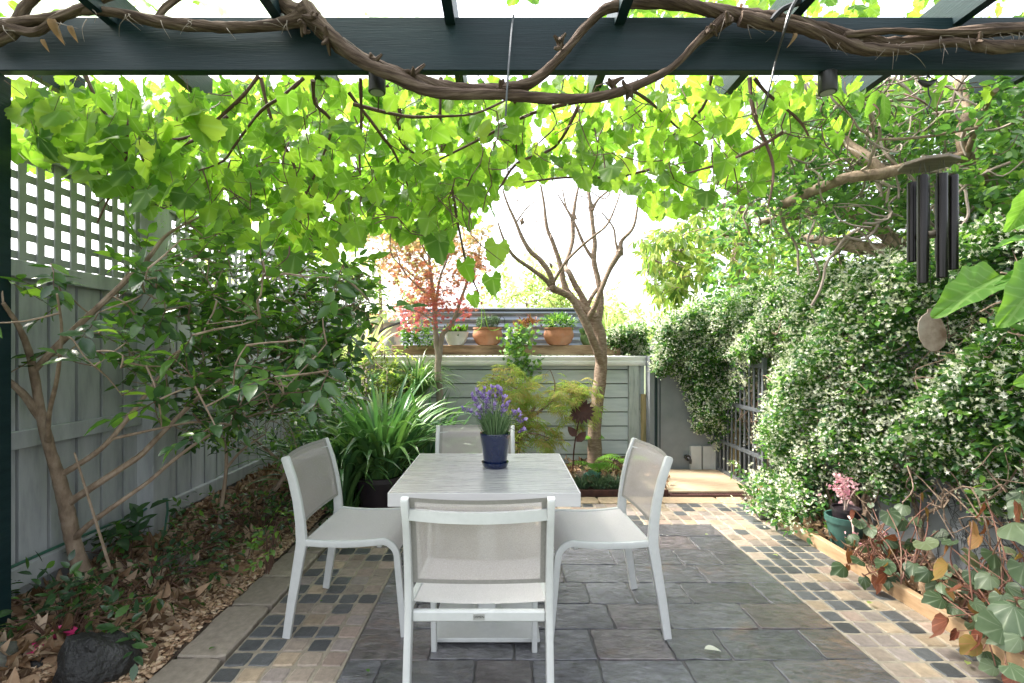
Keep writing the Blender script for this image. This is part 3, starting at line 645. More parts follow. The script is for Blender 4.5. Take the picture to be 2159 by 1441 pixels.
# stems through the canopy
stems = [
 PP([(545, 160, 2.5), (500, 215, 2.5), (410, 285, 2.55), (320, 300, 2.6), (285, 310, 2.6)]), PP([(480, 245, 2.4), (420, 290, 2.4), (360, 315, 2.4), (290, 345, 2.4), (240, 400, 2.4), (205, 470, 2.4)]),
 PP([(640, 165, 2.5), (600, 200, 2.5), (550, 235, 2.55), (500, 300, 2.6), (470, 340, 2.6), (420, 360, 2.6)]), PP([(550, 165, 2.6), (575, 260, 2.65), (620, 350, 2.7), (628, 440, 2.7)]),
 PP([(275, 245, 2.35), (265, 320, 2.35), (280, 400, 2.4), (345, 440, 2.4)]), PP([(815, 180, 2.6), (842, 225, 2.65), (846, 300, 2.7), (900, 340, 2.8), (950, 370, 2.85), (1010, 385, 2.9)]),
 PP([(735, 195, 2.5), (800, 280, 2.6), (835, 330, 2.7), (870, 420, 2.8)]), PP([(745, 220, 2.5), (850, 245, 2.5), (920, 246, 2.5), (1000, 240, 2.45), (1080, 205, 2.2)]),
 PP([(1330, 190, 2.5), (1370, 215, 2.6), (1440, 280, 2.9), (1480, 310, 3.0)]), PP([(1220, 225, 2.5), (1170, 310, 2.7), (1090, 345, 2.8), (1050, 400, 2.9), (1010, 430, 2.9)]),
 PP([(1400, 350, 3), (1300, 373, 2.9), (1190, 375, 2.8), (1100, 385, 2.8)]), PP([(1590, 165, 2.4), (1620, 200, 2.45), (1690, 260, 2.5), (1715, 320, 2.5)]),
 PP([(1650, 280, 2.5), (1600, 310, 2.5), (1520, 345, 2.5), (1450, 365, 2.5)]), PP([(1580, 165, 2.5), (1590, 240, 2.5), (1625, 330, 2.5), (1630, 380, 2.5), (1618, 440, 2.5)]),
 PP([(760, 165, 2.4), (762, 250, 2.5), (758, 320, 2.5), (760, 370, 2.5)]), PP([(660, 170, 2.4), (665, 220, 2.5), (700, 270, 2.6), (650, 400, 2.7), (620, 460, 2.8)]),
 PP([(1085, 205, 2.4), (1085, 260, 2.6), (1090, 330, 2.7)]), PP([(1240, 210, 2.6), (1120, 240, 2.6), (1000, 300, 2.7), (900, 350, 2.7)]),
 PP([(930, 165, 2.5), (928, 240, 2.5), (932, 320, 2.6)]), PP([(180, 160, 2.4), (230, 250, 2.4), (320, 290, 2.5)]), PP([(1500, 160, 2.6), (1480, 230, 2.7), (1400, 300, 2.8)]),
 PP([(950, 380, 3), (965, 470, 3), (985, 560, 3), (1010, 620, 3)])]
sm = MB(); nodes = []
for s_ in stems:
    sm.tube(s_, [.010, .008, .007, .004], 6, 4, .15, lump=.15); nodes += resample(s_, .1)
CAN = [(0, 165), (2159, 165), (2050, 190), (1850, 215), (1780, 270), (1700, 320), (1640, 340), (1600, 380), (1560, 420), (1480, 450), (1380, 450), (1330, 400), (1240, 370), (1150, 370), (1060, 400), (1000, 470), (940, 520), (860, 500), (800, 490), (700, 530), (590, 525), (520, 500), (430, 450), (330, 440), (230, 400), (130, 370), (0, 330)]
tg = np.concatenate([sample_view(CAN, 330, 2.35, 2.9), sample_view(CAN, 260, 2.9, 4.0)])
# wires of the pergola carry the far part
for xx in np.linspace(-2.3, 2.0, 9):
    nodes += [np.array([xx, yy, 2.74]) for yy in np.arange(2.3, 4.2, .15)]
grow(nodes, tg, sm, .006, .0025, 4, .05, maxlen=1.2)
LV = []
def canopy(n, poly, d0, d1, s0, s1):
    q = sample_view(poly, n, d0, d1); return q, rng.uniform(s0, s1, n)
q1, s1 = canopy(330, CAN, 2.32, 2.7, .075, .13); q2, s2 = canopy(1650, CAN, 2.6, 3.4, .08, .125); q3, s3 = canopy(2000, CAN, 3.3, 4.3, .08, .13)
q4, s4 = canopy(80, [(30, 180), (420, 180), (420, 420), (250, 400), (30, 330)], 2.1, 2.4, .12, .165)
q5 = np.concatenate([sample_view(pp, n_, 2.3, 3.2) for pp, n_ in (([(-40, -40), (330, -40), (330, 45), (-40, 45)], 150), ([(330, -40), (680, -40), (680, 30), (330, 30)], 45), ([(700, -40), (900, -40), (880, 30), (720, 30)], 60), ([(900, -40), (1250, -40), (1250, 30)], 8), ([(1280, -40), (2200, -40), (2200, 45), (1280, 45)], 380))]); s5 = rng.uniform(.07, .12, len(q5))
pos = np.concatenate([q1, q2, q3, q4, q5]); sc = np.concatenate([s1, s2, s3, s4, s5])
# gaps where the sky shows
gn = np.sin(pos[:, 0]*3.1+1)*np.sin(pos[:, 2]*6.3+pos[:, 0]*2)+np.sin(pos[:, 1]*4.4+pos[:, 0]*5.1)*.6
px_ = CX+pos[:, 0]*F/pos[:, 1]
keep = rng.random(len(pos)) < np.where(gn > .75, .3, 1.0)*np.interp(px_, [0, 150, 950, 1100, 1500, 1900, 2159], [.75, 1, 1, .62, .66, .3, .15])
pos, sc = pos[keep], sc[keep]; N = len(pos)
fw = rdir(N, (0, -.15, -1.0), .65); nr = rdir(N, (0, -.9, -.5), .55)
ex = PP([(1050, 510, 2.6), (975, 550, 2.6), (1035, 580, 2.7), (995, 620, 3.0), (1290, 345, 2.4), (1490, 400, 2.45), (920, 495, 2.5), (620, 530, 2.5), (690, 520, 2.5), (740, 470, 2.4)])
pos = np.concatenate([pos, ex]); sc = np.concatenate([sc, [.16, .14, .13, .10, .15, .12, .17, .15, .13, .15]])
fw = np.concatenate([fw, rdir(len(ex), (.1, 0, -1), .35)]); nr = np.concatenate([nr, rdir(len(ex), (0, -1, -.2), .35)])
tint = np.clip(rng.beta(2, 3.2, len(pos)), 0, 1)
cloud('foliage', GRAPE, pos, fw, nr, sc, M['grape'], gv, tint)
for q, f in zip(pos[::2], fw[::2]):
    sm.tube([q-norm(f)*.07+rng.normal(0, .02, 3), q-norm(f)*.02, q+norm(f)*.01], [.0016, .0013, .001], 3, 1, cap=False)
for k in range(60):             # hanging dead twigs
    q = P(*poly_sample(CAN, 1)[0], rng.uniform(2.35, 2.9)); l = rng.uniform(.08, .3)
    sm.tube([q, q+[rng.normal(0, .04), rng.normal(0, .03), -l*.5], q+[rng.normal(0, .07), rng.normal(0, .04), -l]], [.004, .003, .0015], 5, 3, .2, cap=False)
sm.build('stems', M['stem'], gv, smooth='auto')
bp_, bs_ = [], []
for k in range(26):             # small green flower bunches
    q = P(*poly_sample(CAN, 1)[0], rng.uniform(2.4, 3.0)); n = 40; f = rng.random(n)
    bp_.append(q+np.stack([rng.normal(0, .016, n)*(1-.6*f), rng.normal(0, .016, n)*(1-.6*f), -f*.12], 1))
bp_ = np.concatenate(bp_); cloud('grape_bunches', STAR5, bp_, rdir(len(bp_)), rdir(len(bp_)), .009, M['fern'], gv)
for k, (px, py, s_) in enumerate(((113, 58, .07), (92, 92, .035), (150, 66, .045), (1672, 80, .04), (1560, 15, .03))):
    cloud('dead_leaf', [ell_tmpl(.26, 1.6, 1.0, 7)], [P(px, py, 2.1)+np.array([0, 0, s_/2])], [[.15, 0, -1]], [[.3, -1, .1]], s_, M['deadleaf'], gv, [.6])
# strap and cable
b = MB(); b.tube(PP([(1083, 32, 2.17), (1079, 60, 2.165), (1074, 120, 2.06), (1069, 190, 2.03), (1066, 245, 2.05)]), .0045, 5, 4); tag(b.build('hanging_strap', M['gate']), 'thin grey strap tied round the vine at the middle of the beam', 'strap')
b = MB(); b.tube(PP([(1690, -15, 2.1), (1668, 20, 2.04), (1655, 60, 2.04), (1635, 130, 2.1), (1622, 190, 2.1), (1604, 252, 2.14)]), [.008, .008, .006, .004, .004, .003], 6, 5); b.tube(PP([(1625, 45), (1650, 20), (1690, 5)], 2.08), .012, 6, 3)
tag(b.build('black_cable', M['black']), 'black cable hanging down across the beam from the vine, right of centre', 'cable')

# ================================================================== LEFT FENCE
FX = -2.45
fence = thing('paling_fence', (FX, 3.9, 0), 'sage grey paling fence with lattice top along the left garden bed', 'fence')
b = MB(); y = .6
while y < 8.2:
    b.box((FX-.012, y+.077, .90), (.010, .0775, .90)); y += .175
b.build('palings', M['fence'], fence)
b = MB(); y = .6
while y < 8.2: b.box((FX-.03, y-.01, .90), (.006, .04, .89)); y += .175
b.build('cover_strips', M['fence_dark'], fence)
for z0, z1, th in ((.175, .28, .035), (.87, .96, .035), (1.73, 1.815, .04)):
    b = MB()
    for y0, y1 in ((.6, 3.33), (3.51, 5.80), (5.92, 8.2)): b.box((FX+th/2-.001, (y0+y1)/2, (z0+z1)/2), (th/2, (y1-y0)/2, (z1-z0)/2), bev=.003)
    b.build('rail', M['fence'], fence)
for y in (.9, 3.42, 5.86):
    b = MB(); b.box((FX+.03, y, 1.2), (.075, .082, 1.2), bev=.004); b.build('post', M['fence'], fence)
for y0, y1 in ((.6, 3.33), (3.51, 5.77), (5.95, 8.2)):
    lt = MB(); y = y0
    while y < y1: lt.box((FX+.018, min(y+.02, y1-.02), 2.09), (.005, .02, .28)); y += .10
    for k in range(6): lt.box((FX+.006, (y0+y1)/2, 1.845+.10*k), (.0055, (y1-y0)/2, .02))
    lt.box((FX+.012, (y0+y1)/2, 2.395), (.03, (y1-y0)/2, .03), bev=.003)
    lt.build('lattice_panel', M['lattice'], fence)
b = MB(); b.tube([(FX+.05, yy, .30+.01*math.sin(yy*3)) for yy in np.arange(1.2, 3.4, .3)]+[(FX+.12, 3.45, .34), (FX+.2, 3.3, .12)], .008, 6, 3)
tag(b.build('garden_hose', M['hose']), 'thin green hose clipped along the bottom rail of the left fence', 'hose')

# ================================================================== SHED, TANK, SLEEPER, POTS
sd_ = thing('garden_shed', (0, 5.9, 0), 'low grey green weatherboard shed with white gutter behind the table', 'shed')
b = MB()
b.box((0, 5.96, .6), (1.54, .055, .6)); b.build('gap_shade_wall', M['fence_dark'], sd_)  # dark colour paints the shadow lines seen between the weatherboards
b = MB()
for k in range(8): b.box((-.04, 5.889, -.02+.1665*k+.0785), (1.51, .010, .0785), bev=.004, rot=('X', -.05))
b.build('weatherboards', M['siding'], sd_)
b = MB(); b.box((1.50+.02, 5.865, .6), (.058, .04, .605), bev=.003); b.build('corner_post', M['trimw'], sd_)
b = MB(); b.box((1.595, 5.88, .92), (.015, .02, .25)); b.build('side_board', M['trimw'], sd_)
b = MB(); pr = [(0, 0), (-.045, 0), (-.055, .02), (-.058, .045), (-.05, .05), (-.052, .075), (-.06, .08), (-.062, .105), (-.05, .112), (-.045, .105), (0, .10)]
V = []; n = len(pr)
for x in (-1.62, 1.685): V += [(x, 5.86+a, 1.19+c) for a, c in pr]
b.add(V, [tuple(range(n))[::-1], tuple(range(n, 2*n))]+[(i, (i+1) % n, n+(i+1) % n, n+i) for i in range(n)]); b.build('gutter', M['gutter'], sd_)
b = MB(); V, T = corr(-1.62, 1.68, 5.85, 8.4, 1.30, 260); tri_obj('roof', V, T, M['roofiron'], sd_)
b = MB(); b.box((-1.6, 7.1, .6), (.02, 1.2, .6)); b.box((1.64, 7.15, .6), (.02, 1.25, .6)); b.build('side_wall', M['siding'], sd_)
b = MB(); b.box((1.645, 5.80, .42), (.048, .02, .44), bev=.003); tag(b.build('mossy_board', M['greenwood']), 'upright yellow brown mossy board at the right corner of the shed', 'board')
b = MB(); b.box((.03, 6.08, 1.372), (1.38, .07, .06), bev=.008); tag(b.build('timber_sleeper', M['oldwood']), 'weathered timber sleeper lying along the shed roof under the row of pots', 'sleeper')
# tank: long rounded corrugated tub
tk = MB(); a_, r_ = .93, .34; out = []
for k in range(17): out.append((a_+r_*math.sin(PI*k/16), -r_*math.cos(PI*k/16)))
for k in range(17): out.append((-a_-r_*math.sin(PI*k/16), r_*math.cos(PI*k/16)))
nz = 49; V = []
for i in range(nz):
    z = i/(nz-1)*.56; off = .013*math.cos(z/.085*2*PI)
    for x, y in out:
        nx, ny = (x-a_ if x > a_ else x+a_ if x < -a_ else 0), y; l = math.hypot(nx, ny)+1e-9
        V.append((-.10+x+nx/l*off, 6.68+y+ny/l*off, 1.33+z))
n = len(out); tk.add(V, [(i*n+k, i*n+(k+1) % n, (i+1)*n+(k+1) % n, (i+1)*n+k) for i in range(nz-1) for k in range(n)]+[tuple((nz-1)*n+k for k in range(n))])
tt = thing('water_tank', (-.1, 6.68, 1.33), 'long round ended corrugated steel water tank behind the pots on the shed roof', 'water tank')
tk.build('tank_body', M['tank'], tt, smooth='auto')
b = MB(); b.tube([(q[0]-.10, 6.68+q[1], 1.893) for q in out]+[(out[0][0]-.10, 6.68+out[0][1], 1.893)], .016, 8, 1); b.build('rim', M['tank'], tt, smooth='auto')
b = MB(); b.tube(PP([(770, 725, 6.0), (800, 700, 6.1), (840, 682, 6.2), (870, 683, 6.3)]), .016, 6, 4); b.build('pipe', M['black'], tt, smooth='auto')
b = MB(); b.lathe(P(823, 745, 6.2), [(.055, 0), (.055, .10), (.07, .10), (.07, .14), (.05, .14), (.05, .2), (0, .2)], 20); tag(b.build('vent_pipe', M['greypot']), 'short grey pipe stub standing on the shed roof left of the sleeper', 'pipe')

def roof_pot(px, wpx, hpx, m, name, label, cat, plant, kind='round', d=6.08):
    k = d/F; x = (px-CX)*k; z0 = 1.432; W = wpx*k/2; Hh = hpx*k
    t = thing(name, (x, d, z0), label, cat, 'pots on the timber sleeper')
    if kind == 'round': prof = [(0, 0), (W*.62, 0), (W*.78, Hh*.12), (W*.97, Hh*.42), (W, Hh*.6), (W*.93, Hh*.82), (W*.9, Hh*.88), (W*.98, Hh*.92), (W*.98, Hh), (W*.86, Hh), (W*.84, Hh*.85), (0, Hh*.85)]
    elif kind == 'bowl': prof = [(0, 0), (W*.6, 0), (W*.8, Hh*.3), (W*.93, Hh*.65), (W, Hh*.9), (W, Hh), (W*.92, Hh), (W*.9, Hh*.85), (0, Hh*.85)]
    else: prof = [(0, 0), (W*.75, 0), (W, Hh*.92), (W*1.05, Hh*.92), (W*1.05, Hh), (W*.9, Hh), (W*.88, Hh*.85), (0, Hh*.85)]
    b = MB(); b.lathe((x, d, z0), prof, 32, sq=.75 if kind != 'cup' else 1); b.build('pot', m, t, smooth='auto')
    c = np.array([x, d, z0+Hh*.9]); return t, c, W
t, c, W = roof_pot(962, 52, 28, M['whitepot'], 'plant_pot', 'pale grey white bowl pot between the red maple trunk and the terracotta pots', 'plant pot', 0, 'bowl')
q = c+rng.uniform(-1, 1, (120, 3))*[W*.8, .08, 0]; cloud('plant', ELLN, q, rdir(120, (0, 0, 1), .5), rdir(120), rng.uniform(.06, .13, 120), M['camellia'], t)
t, c, W = roof_pot(1028, 63, 37, M['terracotta'], 'plant_pot', 'left terracotta pot on the sleeper, with sparse grey herb and a wire loop', 'plant pot', 0)
q = c+rng.uniform(-1, 1, (260, 3))*[W*.7, .08, 0]+np.stack([np.zeros(260), np.zeros(260), rng.uniform(0, .14, 260)], 1); cloud('plant', LACE, q, rdir(260, (0, 0, 1), .6), rdir(260), rng.uniform(.03, .06, 260), M['mondo'], t)
b = MB(); b.tube([c+[W*.6, -.1, 0], c+[W*.9, -.1, .15], c+[W*1.15, -.05, .1], c+[W*1.05, -.05, -.08]], .004, 4, 5); b.build('wire_loop', M['black'], t)
b = MB(); b.tube([c+[-W*.85, -.14, -.03], c+[-W*.4, -.15, .03], c+[-.06, -.1, .30], c+[W*.1, -.14, .0], c+[W*.8, -.14, .0]], .004, 4, 5); b.build('string', M['palebg'], t)
t, c, W = roof_pot(1106, 50, 34, M['greypot'], 'plant_pot', 'grey pot of trailing round leaved succulents spilling over the gutter', 'plant pot', 0, 'bowl')
n = 420; f = rng.random(n)**.9; q = c+np.stack([rng.normal(-.12, .085, n)-.03*f+.12*(1-f)*rng.random(n), -.12-.16*np.minimum(1, f*2)+rng.normal(0, .02, n), .06-f*.62+rng.normal(0, .02, n)], 1)
q[:, 0] += np.where(f > .55, .10, 0)
cloud('trailing_plant', [round_tmpl(5, 0, .1)], q, rdir(n, (0, -.4, -.2), .7), rdir(n, (0, -1, .6), .4), rng.uniform(.035, .06, n), M['jasmine'], t, rng.uniform(.4, 1, n))
q = c+rng.normal(0, 1, (160, 3))*[W*.5, .05, .05]+[.04, 0, .07]; cloud('purple_leaves', ELLN, q, rdir(160, (0, 0, .6)), rdir(160), rng.uniform(.04, .08, 160), M['rusty_leaf'], t)
t, c, W = roof_pot(1178, 64, 37, M['terracotta'], 'plant_pot', 'right terracotta pot on the sleeper, with a full bushy green herb', 'plant pot', 0)
n = 650; v = norm(rng.normal(0, 1, (n, 3)))*rng.uniform(.4, 1, (n, 1)); q = c+v*[.21, .14, .10]+[0, -.02, .08]; cloud('plant', ELL, q, norm(v+[0, 0, .4]), rdir(n, (0, -.4, 1), .5), rng.uniform(.03, .055, n), M['jasmine'], t)
t, c, W = roof_pot(1240, 34, 26, surf('green_glaze', [(.08, .14, .05), (.14, .22, .08)], (.3, .4), 9), 'plant_pot', 'small olive green glazed vessel behind the forked tree trunk', 'plant pot', 0)
q = c+rng.uniform(-1, 1, (60, 3))*[W*.7, .05, 0]; cloud('plant', ELL, q, rdir(60, (0, 0, 1), .5), rdir(60), rng.uniform(.05, .09, 60), M['strap'], t)
t, c, W = roof_pot(1279, 26, 24, M['greenpot'], 'plant_pot', 'small dark green pot with a spiky plant, right of the tree trunk', 'plant pot', 0, 'cup')
def blades(name, base, n, l0, l1, wid, m, parent, spread=.6, droop=.8, rb=.05, up=1.0, seg=6, tintr=(0, 1), aim=None):
    V = []; T = []; ti = []
    for k in range(n):
        a = rng.uniform(0, 2*PI); o = np.array([math.cos(a), math.sin(a), 0]); l = rng.uniform(l0, l1); s_ = rng.uniform(.15, 1)*spread
        if aim is not None: o = norm(o+np.array(aim))
        p = np.array(base)+o*rb*rng.random(); d = norm(o*s_+np.array([0, 0, up])); sd2 = norm(np.cross(d, [0, 0, 1.])+rng.normal(0, .1, 3)); b0 = len(V); t_ = rng.uniform(*tintr); dr = droop*rng.uniform(.6, 1.3)
        for j in range(seg+1):
            f = j/seg; ww = wid*(.55+.9*f if f < .45 else 1-((f-.45)/.55)**2.2)*.5+.0004; fold = np.cross(sd2, d)*ww*.35
            V += [p-sd2*ww+fold, p.copy(), p+sd2*ww+fold]; ti += [t_]*3
            if j < seg:
                p = p+d*l/seg; d = norm(d+np.array([0, 0, -dr*(.3+f*1.4)/seg*1.7])+o*.02)
            if j: q = b0+3*(j-1); T += [(q, q+1, q+4), (q, q+4, q+3), (q+1, q+2, q+5), (q+1, q+5, q+4)]
    return tri_obj(name, V, T, m, parent, {'tint': np.array(ti)})
blades('plant', c, 24, .18, .32, .016, M['palebg'], t, .5, .3, .03)
# little roof ornament
b = MB(); c = P(1300, 728, 6.1); b.tube([c, c+[0, 0, .06], c+[.03, 0, .10]], [.035, .03, .02], 8, 3); b.tube([c+[.03, 0, .1], c+[.06, -.01, .11]], [.02, .004], 6, 1); b.tube([c+[-.02, 0, .05], c+[-.08, 0, .08]], [.02, .004], 6, 1)
tag(b.build('bird_ornament', M['terracotta'], smooth='auto'), 'small rust red bird ornament at the right end of the timber sleeper', 'ornament')

# ================================================================== RIGHT: ENTRY WALL, GATE, GREY WALL
t = thing('entry_wall', (2.0, 5.62, 0), 'grey rendered wall with a recessed panel at the end of the sandstone landing', 'wall')
b = MB(); b.box((2.30, 5.72, .62), (.65, .08, .68)); b.build('wall_body', M['greywall'], t)
b = MB(); b.box((1.72, 5.632, .60), (.014, .006, .64)); b.box((1.765, 5.634, .60), (.004, .004, .64)); b.build('panel_edge', M['beam'], t)
b = MB(); b.box((2.16, 5.62, .16), (.06, .02, .13)); b.box((2.29, 5.625, .16), (.05, .015, .13)); b.box((2.36, 5.62, .18), (.02, .02, .15)); b.build('plinth', surf('pale_render', [(.36, .37, .38), (.46, .47, .48)], (.7, .8), 4), t)
c = P(1449, 967, 5.6); b = MB(); b.tube([c+[0, .03, .01], c+[0, -.03, .01]], [.028, .034], 12, 1); b.tube([c+[0, -.03, .015], c+[.012, -.06, -.005], c+[.012, -.065, -.045]], [.018, .017, .012], 8, 4)
tag(b.build('wall_tap', M['black'], smooth='auto'), 'small dark tap fitting low on the grey entry wall', 'tap')
t = thing('boundary_wall', (2.7, 3, 0), 'long grey rendered wall behind the begonias, almost hidden by jasmine', 'wall')
b = MB(); b.box((2.74, 3.1, .94), (.08, 2.6, .96)); b.build('wall_body', M['greywall'], t)
gt = thing('iron_gate', (2.40, 5.1, 0), 'open grey iron gate of upright bars beside the sandstone landing', 'gate')
b = MB(); b.box((2.40, 5.60, .65), (.022, .022, .65)); b.box((2.40, 4.60, .65), (.018, .018, .65)); b.build('gate_post', M['gate'], gt)
b = MB()
for z in (.045, .37, .80, 1.22): b.box((2.40, 5.10, z), (.013, .49, .018))
b.build('gate_rail', M['gate'], gt)
b = MB()
for k in range(10):
    y = 4.69+k*.093; b.tube([(2.40, y, .03), (2.40, y, 1.25)], .0105, 6, 1)
    if k % 2: b.lathe((2.40, y+.0, .42), [(.0, -.02), (.014, -.01), (.018, 0), (.009, .01), (.02, .03), (.012, .05), (0, .07)], 8)
b.build('bar', M['gate'], gt)
b = MB(); b.box((2.50, 5.40, .5), (.03, .05, .5)); tag(b.build('timber_post', M['greenwood']), 'yellow brown timber post standing behind the bars of the iron gate', 'post')
# ================================================================== TREES
def tree(name, loc, label, cat, bark, traces, leafm=None, wig=0):
    t = thing(name, loc, label, cat); b = MB(); nodes = []
    for pts, r in traces:
        b.tube(pts, r, 10 if r[0] > .03 else 7, 5, .05, lump=.05); nodes += resample(pts, .08)
    return t, b, nodes
d = 5.45
def Q(l, d=5.45): return PP(l, d)
FT = [(Q([(1256, 985), (1254, 957), (1254, 897), (1260, 840), (1266, 790), (1268, 745), (1264, 705), (1252, 672)]), [.10, .078, .072, .068, .064, .062, .066, .07]),
 (Q([(1267, 765, 5.42), (1257, 735, 5.36), (1245, 705, 5.3), (1233, 677, 5.3), (1218, 650, 5.3), (1200, 625, 5.3), (1164, 609, 5.25)]), [.045, .042, .042, .046, .036, .034, .04]),
 (Q([(1164, 609, 5.25), (1150, 590, 5.2), (1118, 566, 5.15), (1083, 540, 5.1), (1062, 505, 5.1), (1050, 470, 5.1)]), [.034, .024, .022, .018, .013, .008]),
 (Q([(1166, 606, 5.25), (1160, 580, 5.2), (1140, 550, 5.2), (1118, 530, 5.2), (1100, 500, 5.2), (1088, 470, 5.2), (1070, 430, 5.2), (1060, 400, 5.2)]), [.034, .03, .028, .026, .02, .016, .012, .008]),
 (Q([(1252, 672), (1236, 655), (1213, 637), (1195, 613), (1187, 590), (1181, 557), (1165, 510), (1153, 480), (1147, 430), (1140, 390)]), [.066, .055, .044, .036, .032, .028, .023, .02, .014, .01]),
 (Q([(1240, 660), (1228, 628), (1212, 600), (1200, 575), (1192, 560, 5.6), (1207, 510, 5.7), (1208, 465, 5.7), (1214, 420, 5.7), (1222, 385, 5.7)]), [.05, .036, .032, .03, .028, .024, .026, .016, .01]),
 (Q([(1256, 690), (1264, 660), (1267, 630), (1261, 590), (1252, 550), (1254, 513), (1250, 480), (1246, 440), (1240, 395)]), [.055, .042, .034, .03, .03, .026, .022, .024, .012]),
 (Q([(1236, 677, 5.3), (1252, 652, 5.25), (1266, 615, 5.2), (1286, 567, 5.2), (1306, 533, 5.2), (1311, 508, 5.2), (1334, 482, 5.2), (1343, 445, 5.2), (1347, 400, 5.2)]), [.034, .030, .026, .026, .034, .020, .016, .012, .008]),
 (Q([(1232, 668), (1246, 630), (1264, 604), (1276, 590, 5.3)]), [.026, .022, .02, .018]),
 (Q([(1166, 597, 5.2), (1190, 556, 5.1), (1222, 523, 5.05), (1252, 498, 5.0), (1280, 474, 5.0), (1300, 430, 5.0), (1312, 390, 5.0)]), [.018, .015, .014, .012, .011, .008, .006]),
 (Q([(1251, 547), (1236, 525), (1224, 500), (1215, 478), (1195, 440), (1186, 400)]), [.022, .018, .017, .014, .010, .007]),
 (Q([(1304, 533, 5.2), (1298, 510, 5.2), (1293, 480, 5.2), (1270, 450, 5.2)]), [.018, .012, .01, .006]),
 (Q([(1208, 462, 5.7), (1194, 440, 5.7), (1176, 410, 5.7)]), [.02, .012, .006]), (Q([(1250, 440), (1262, 420), (1290, 395), (1300, 370)]), [.02, .012, .01, .006]),
 (Q([(1290, 395), (1275, 420, 5.4), (1240, 400, 5.4)]), [.008, .007, .005]), (Q([(1088, 470, 5.2), (1110, 440, 5.2), (1135, 420, 5.2)]), [.01, .007, .005])]
t, b, nodes = tree('pruned_tree', P(1256, 985, 5.45), 'bare heavily pruned forked tree standing in front of the right half of the shed', 'tree', None, FT)
for (px, py, dd, r) in ((1162, 608, 5.22, .045), (1307, 532, 5.2, .045), (1208, 463, 5.7, .038), (1248, 440, 5.45, .036), (1100, 470, 5.2, .03), (1160, 560, 5.2, .02), (1290, 395, 5.45, .02)):
    for k in range(5):
        q = P(px, py, dd)+rng.normal(0, r*.3, 3); b.tube([q, q+rng.normal(0, r*.5, 3)+[0, 0, .02]], [r*.7, r*.4], 7, 1, .2)
b.build('trunk', M['trunkdark'], t, smooth='auto')
tg = sample_view([(1040, 400), (1360, 400), (1345, 480), (1100, 520)], 70, 5.0, 5.7); b = MB(); grow(nodes, tg, b, .008, .003, 4, .03, maxlen=.7); b.build('twigs', M['trunkdark'], t, smooth='auto')

MT = [(Q([(928, 880), (927, 827), (923, 775), (925, 752), (920, 727), (918, 680), (913, 620), (907, 570), (902, 513), (900, 470)], 5.3), [.045, .036, .034, .036, .028, .024, .02, .016, .012, .006]),
 (Q([(925, 756), (933, 707), (953, 683), (970, 637), (987, 590), (1007, 547), (1015, 500)], 5.3), [.036, .028, .022, .018, .014, .01, .006]),
 (Q([(917, 667), (927, 590), (950, 527), (960, 480)], 5.3), [.02, .013, .009, .005]), (Q([(913, 630), (877, 600), (850, 570), (837, 535), (825, 490)], 5.3), [.018, .013, .01, .007, .004]),
 (Q([(906, 565), (885, 535), (867, 507), (855, 480)], 5.3), [.012, .01, .008, .004]), (Q([(918, 680), (890, 662), (860, 650), (830, 648)], 5.3), [.012, .008, .006, .004]), (Q([(953, 683), (975, 655), (990, 640)], 5.3), [.010, .007, .004])]
t, b, nodes = tree('red_maple', P(928, 880, 5.3), 'slim red and orange leaved maple growing against the left half of the shed', 'tree', None, MT)
tg = np.concatenate([sample_view([(760, 490), (900, 470), (1025, 480), (1025, 560), (985, 600), (1000, 640), (960, 690), (930, 640), (880, 690), (825, 665), (830, 620), (880, 620), (800, 560)], 230, 4.9, 5.75)])
grow(nodes, tg, b, .007, .002, 4, .05, maxlen=1.2); b.build('trunk', M['maplebark'], t, smooth='auto')
pos, fw, nr, ax = twig_leaves(tg, 13, .16, (0, 0, 0), .7); pos += rng.normal(0, .045, pos.shape)
tn = np.clip((pos[:, 2]-1.5)/1.0*.7+rng.normal(0, .14, len(pos)), 0, 1)
cloud('foliage', MAPLE, pos, fw+[0, 0, -.3], nr, rng.uniform(.05, .09, len(pos)), M['redmaple'], t, tn)

LT = [(Q([(1085, 1000), (1092, 950), (1100, 915), (1112, 885), (1128, 858)], 5.0), [.03, .026, .022, .02, .014]), (Q([(1112, 885), (1135, 870), (1165, 845), (1190, 820)], 5.0), [.016, .012, .009, .005]),
 (Q([(1128, 858), (1100, 830), (1060, 800), (1040, 790)], 5.0), [.013, .010, .007, .005]), (Q([(1165, 845), (1170, 810), (1160, 780)], 5.0), [.009, .007, .004]), (Q([(1100, 915), (1130, 915), (1160, 925)], 4.9), [.01, .007, .004]), (Q([(1096, 935), (1070, 930), (1050, 925)], 4.9), [.008, .005, .003])]
t, b, nodes = tree('lace_maple', P(1085, 1000, 5.0), 'small lace leaved maple with feathery yellow green foliage in front of the shed', 'shrub', None, LT)
LP_ = [[(1010, 800), (1080, 775), (1150, 790), (1175, 795), (1160, 840), (1110, 870), (1050, 860), (1020, 840)], [(1170, 810), (1250, 815), (1250, 860), (1200, 850), (1160, 850)], [(1060, 850), (1130, 850), (1160, 900), (1080, 910)], [(1180, 850), (1250, 860), (1230, 890), (1190, 880)], [(1060, 900), (1180, 900), (1170, 940), (1060, 940)], [(1130, 920), (1175, 920), (1165, 945)]]
tg = np.concatenate([sample_view(pp, n, 4.75, 5.2) for pp, n in zip(LP_, (42, 30, 14, 13, 16, 7))])
grow(nodes, tg, b, .005, .0018, 4, .04, maxlen=1); b.build('trunk', M['trunkdark'], t, smooth='auto')
pos, fw, nr, ax = twig_leaves(tg, 9, .12, (0, 0, 0), .7); pos += rng.normal(0, .025, pos.shape); pos[:, 2] = pos[:, 2]*.3+np.repeat(tg[:, 2], 9)*.7 if False else pos[:, 2]
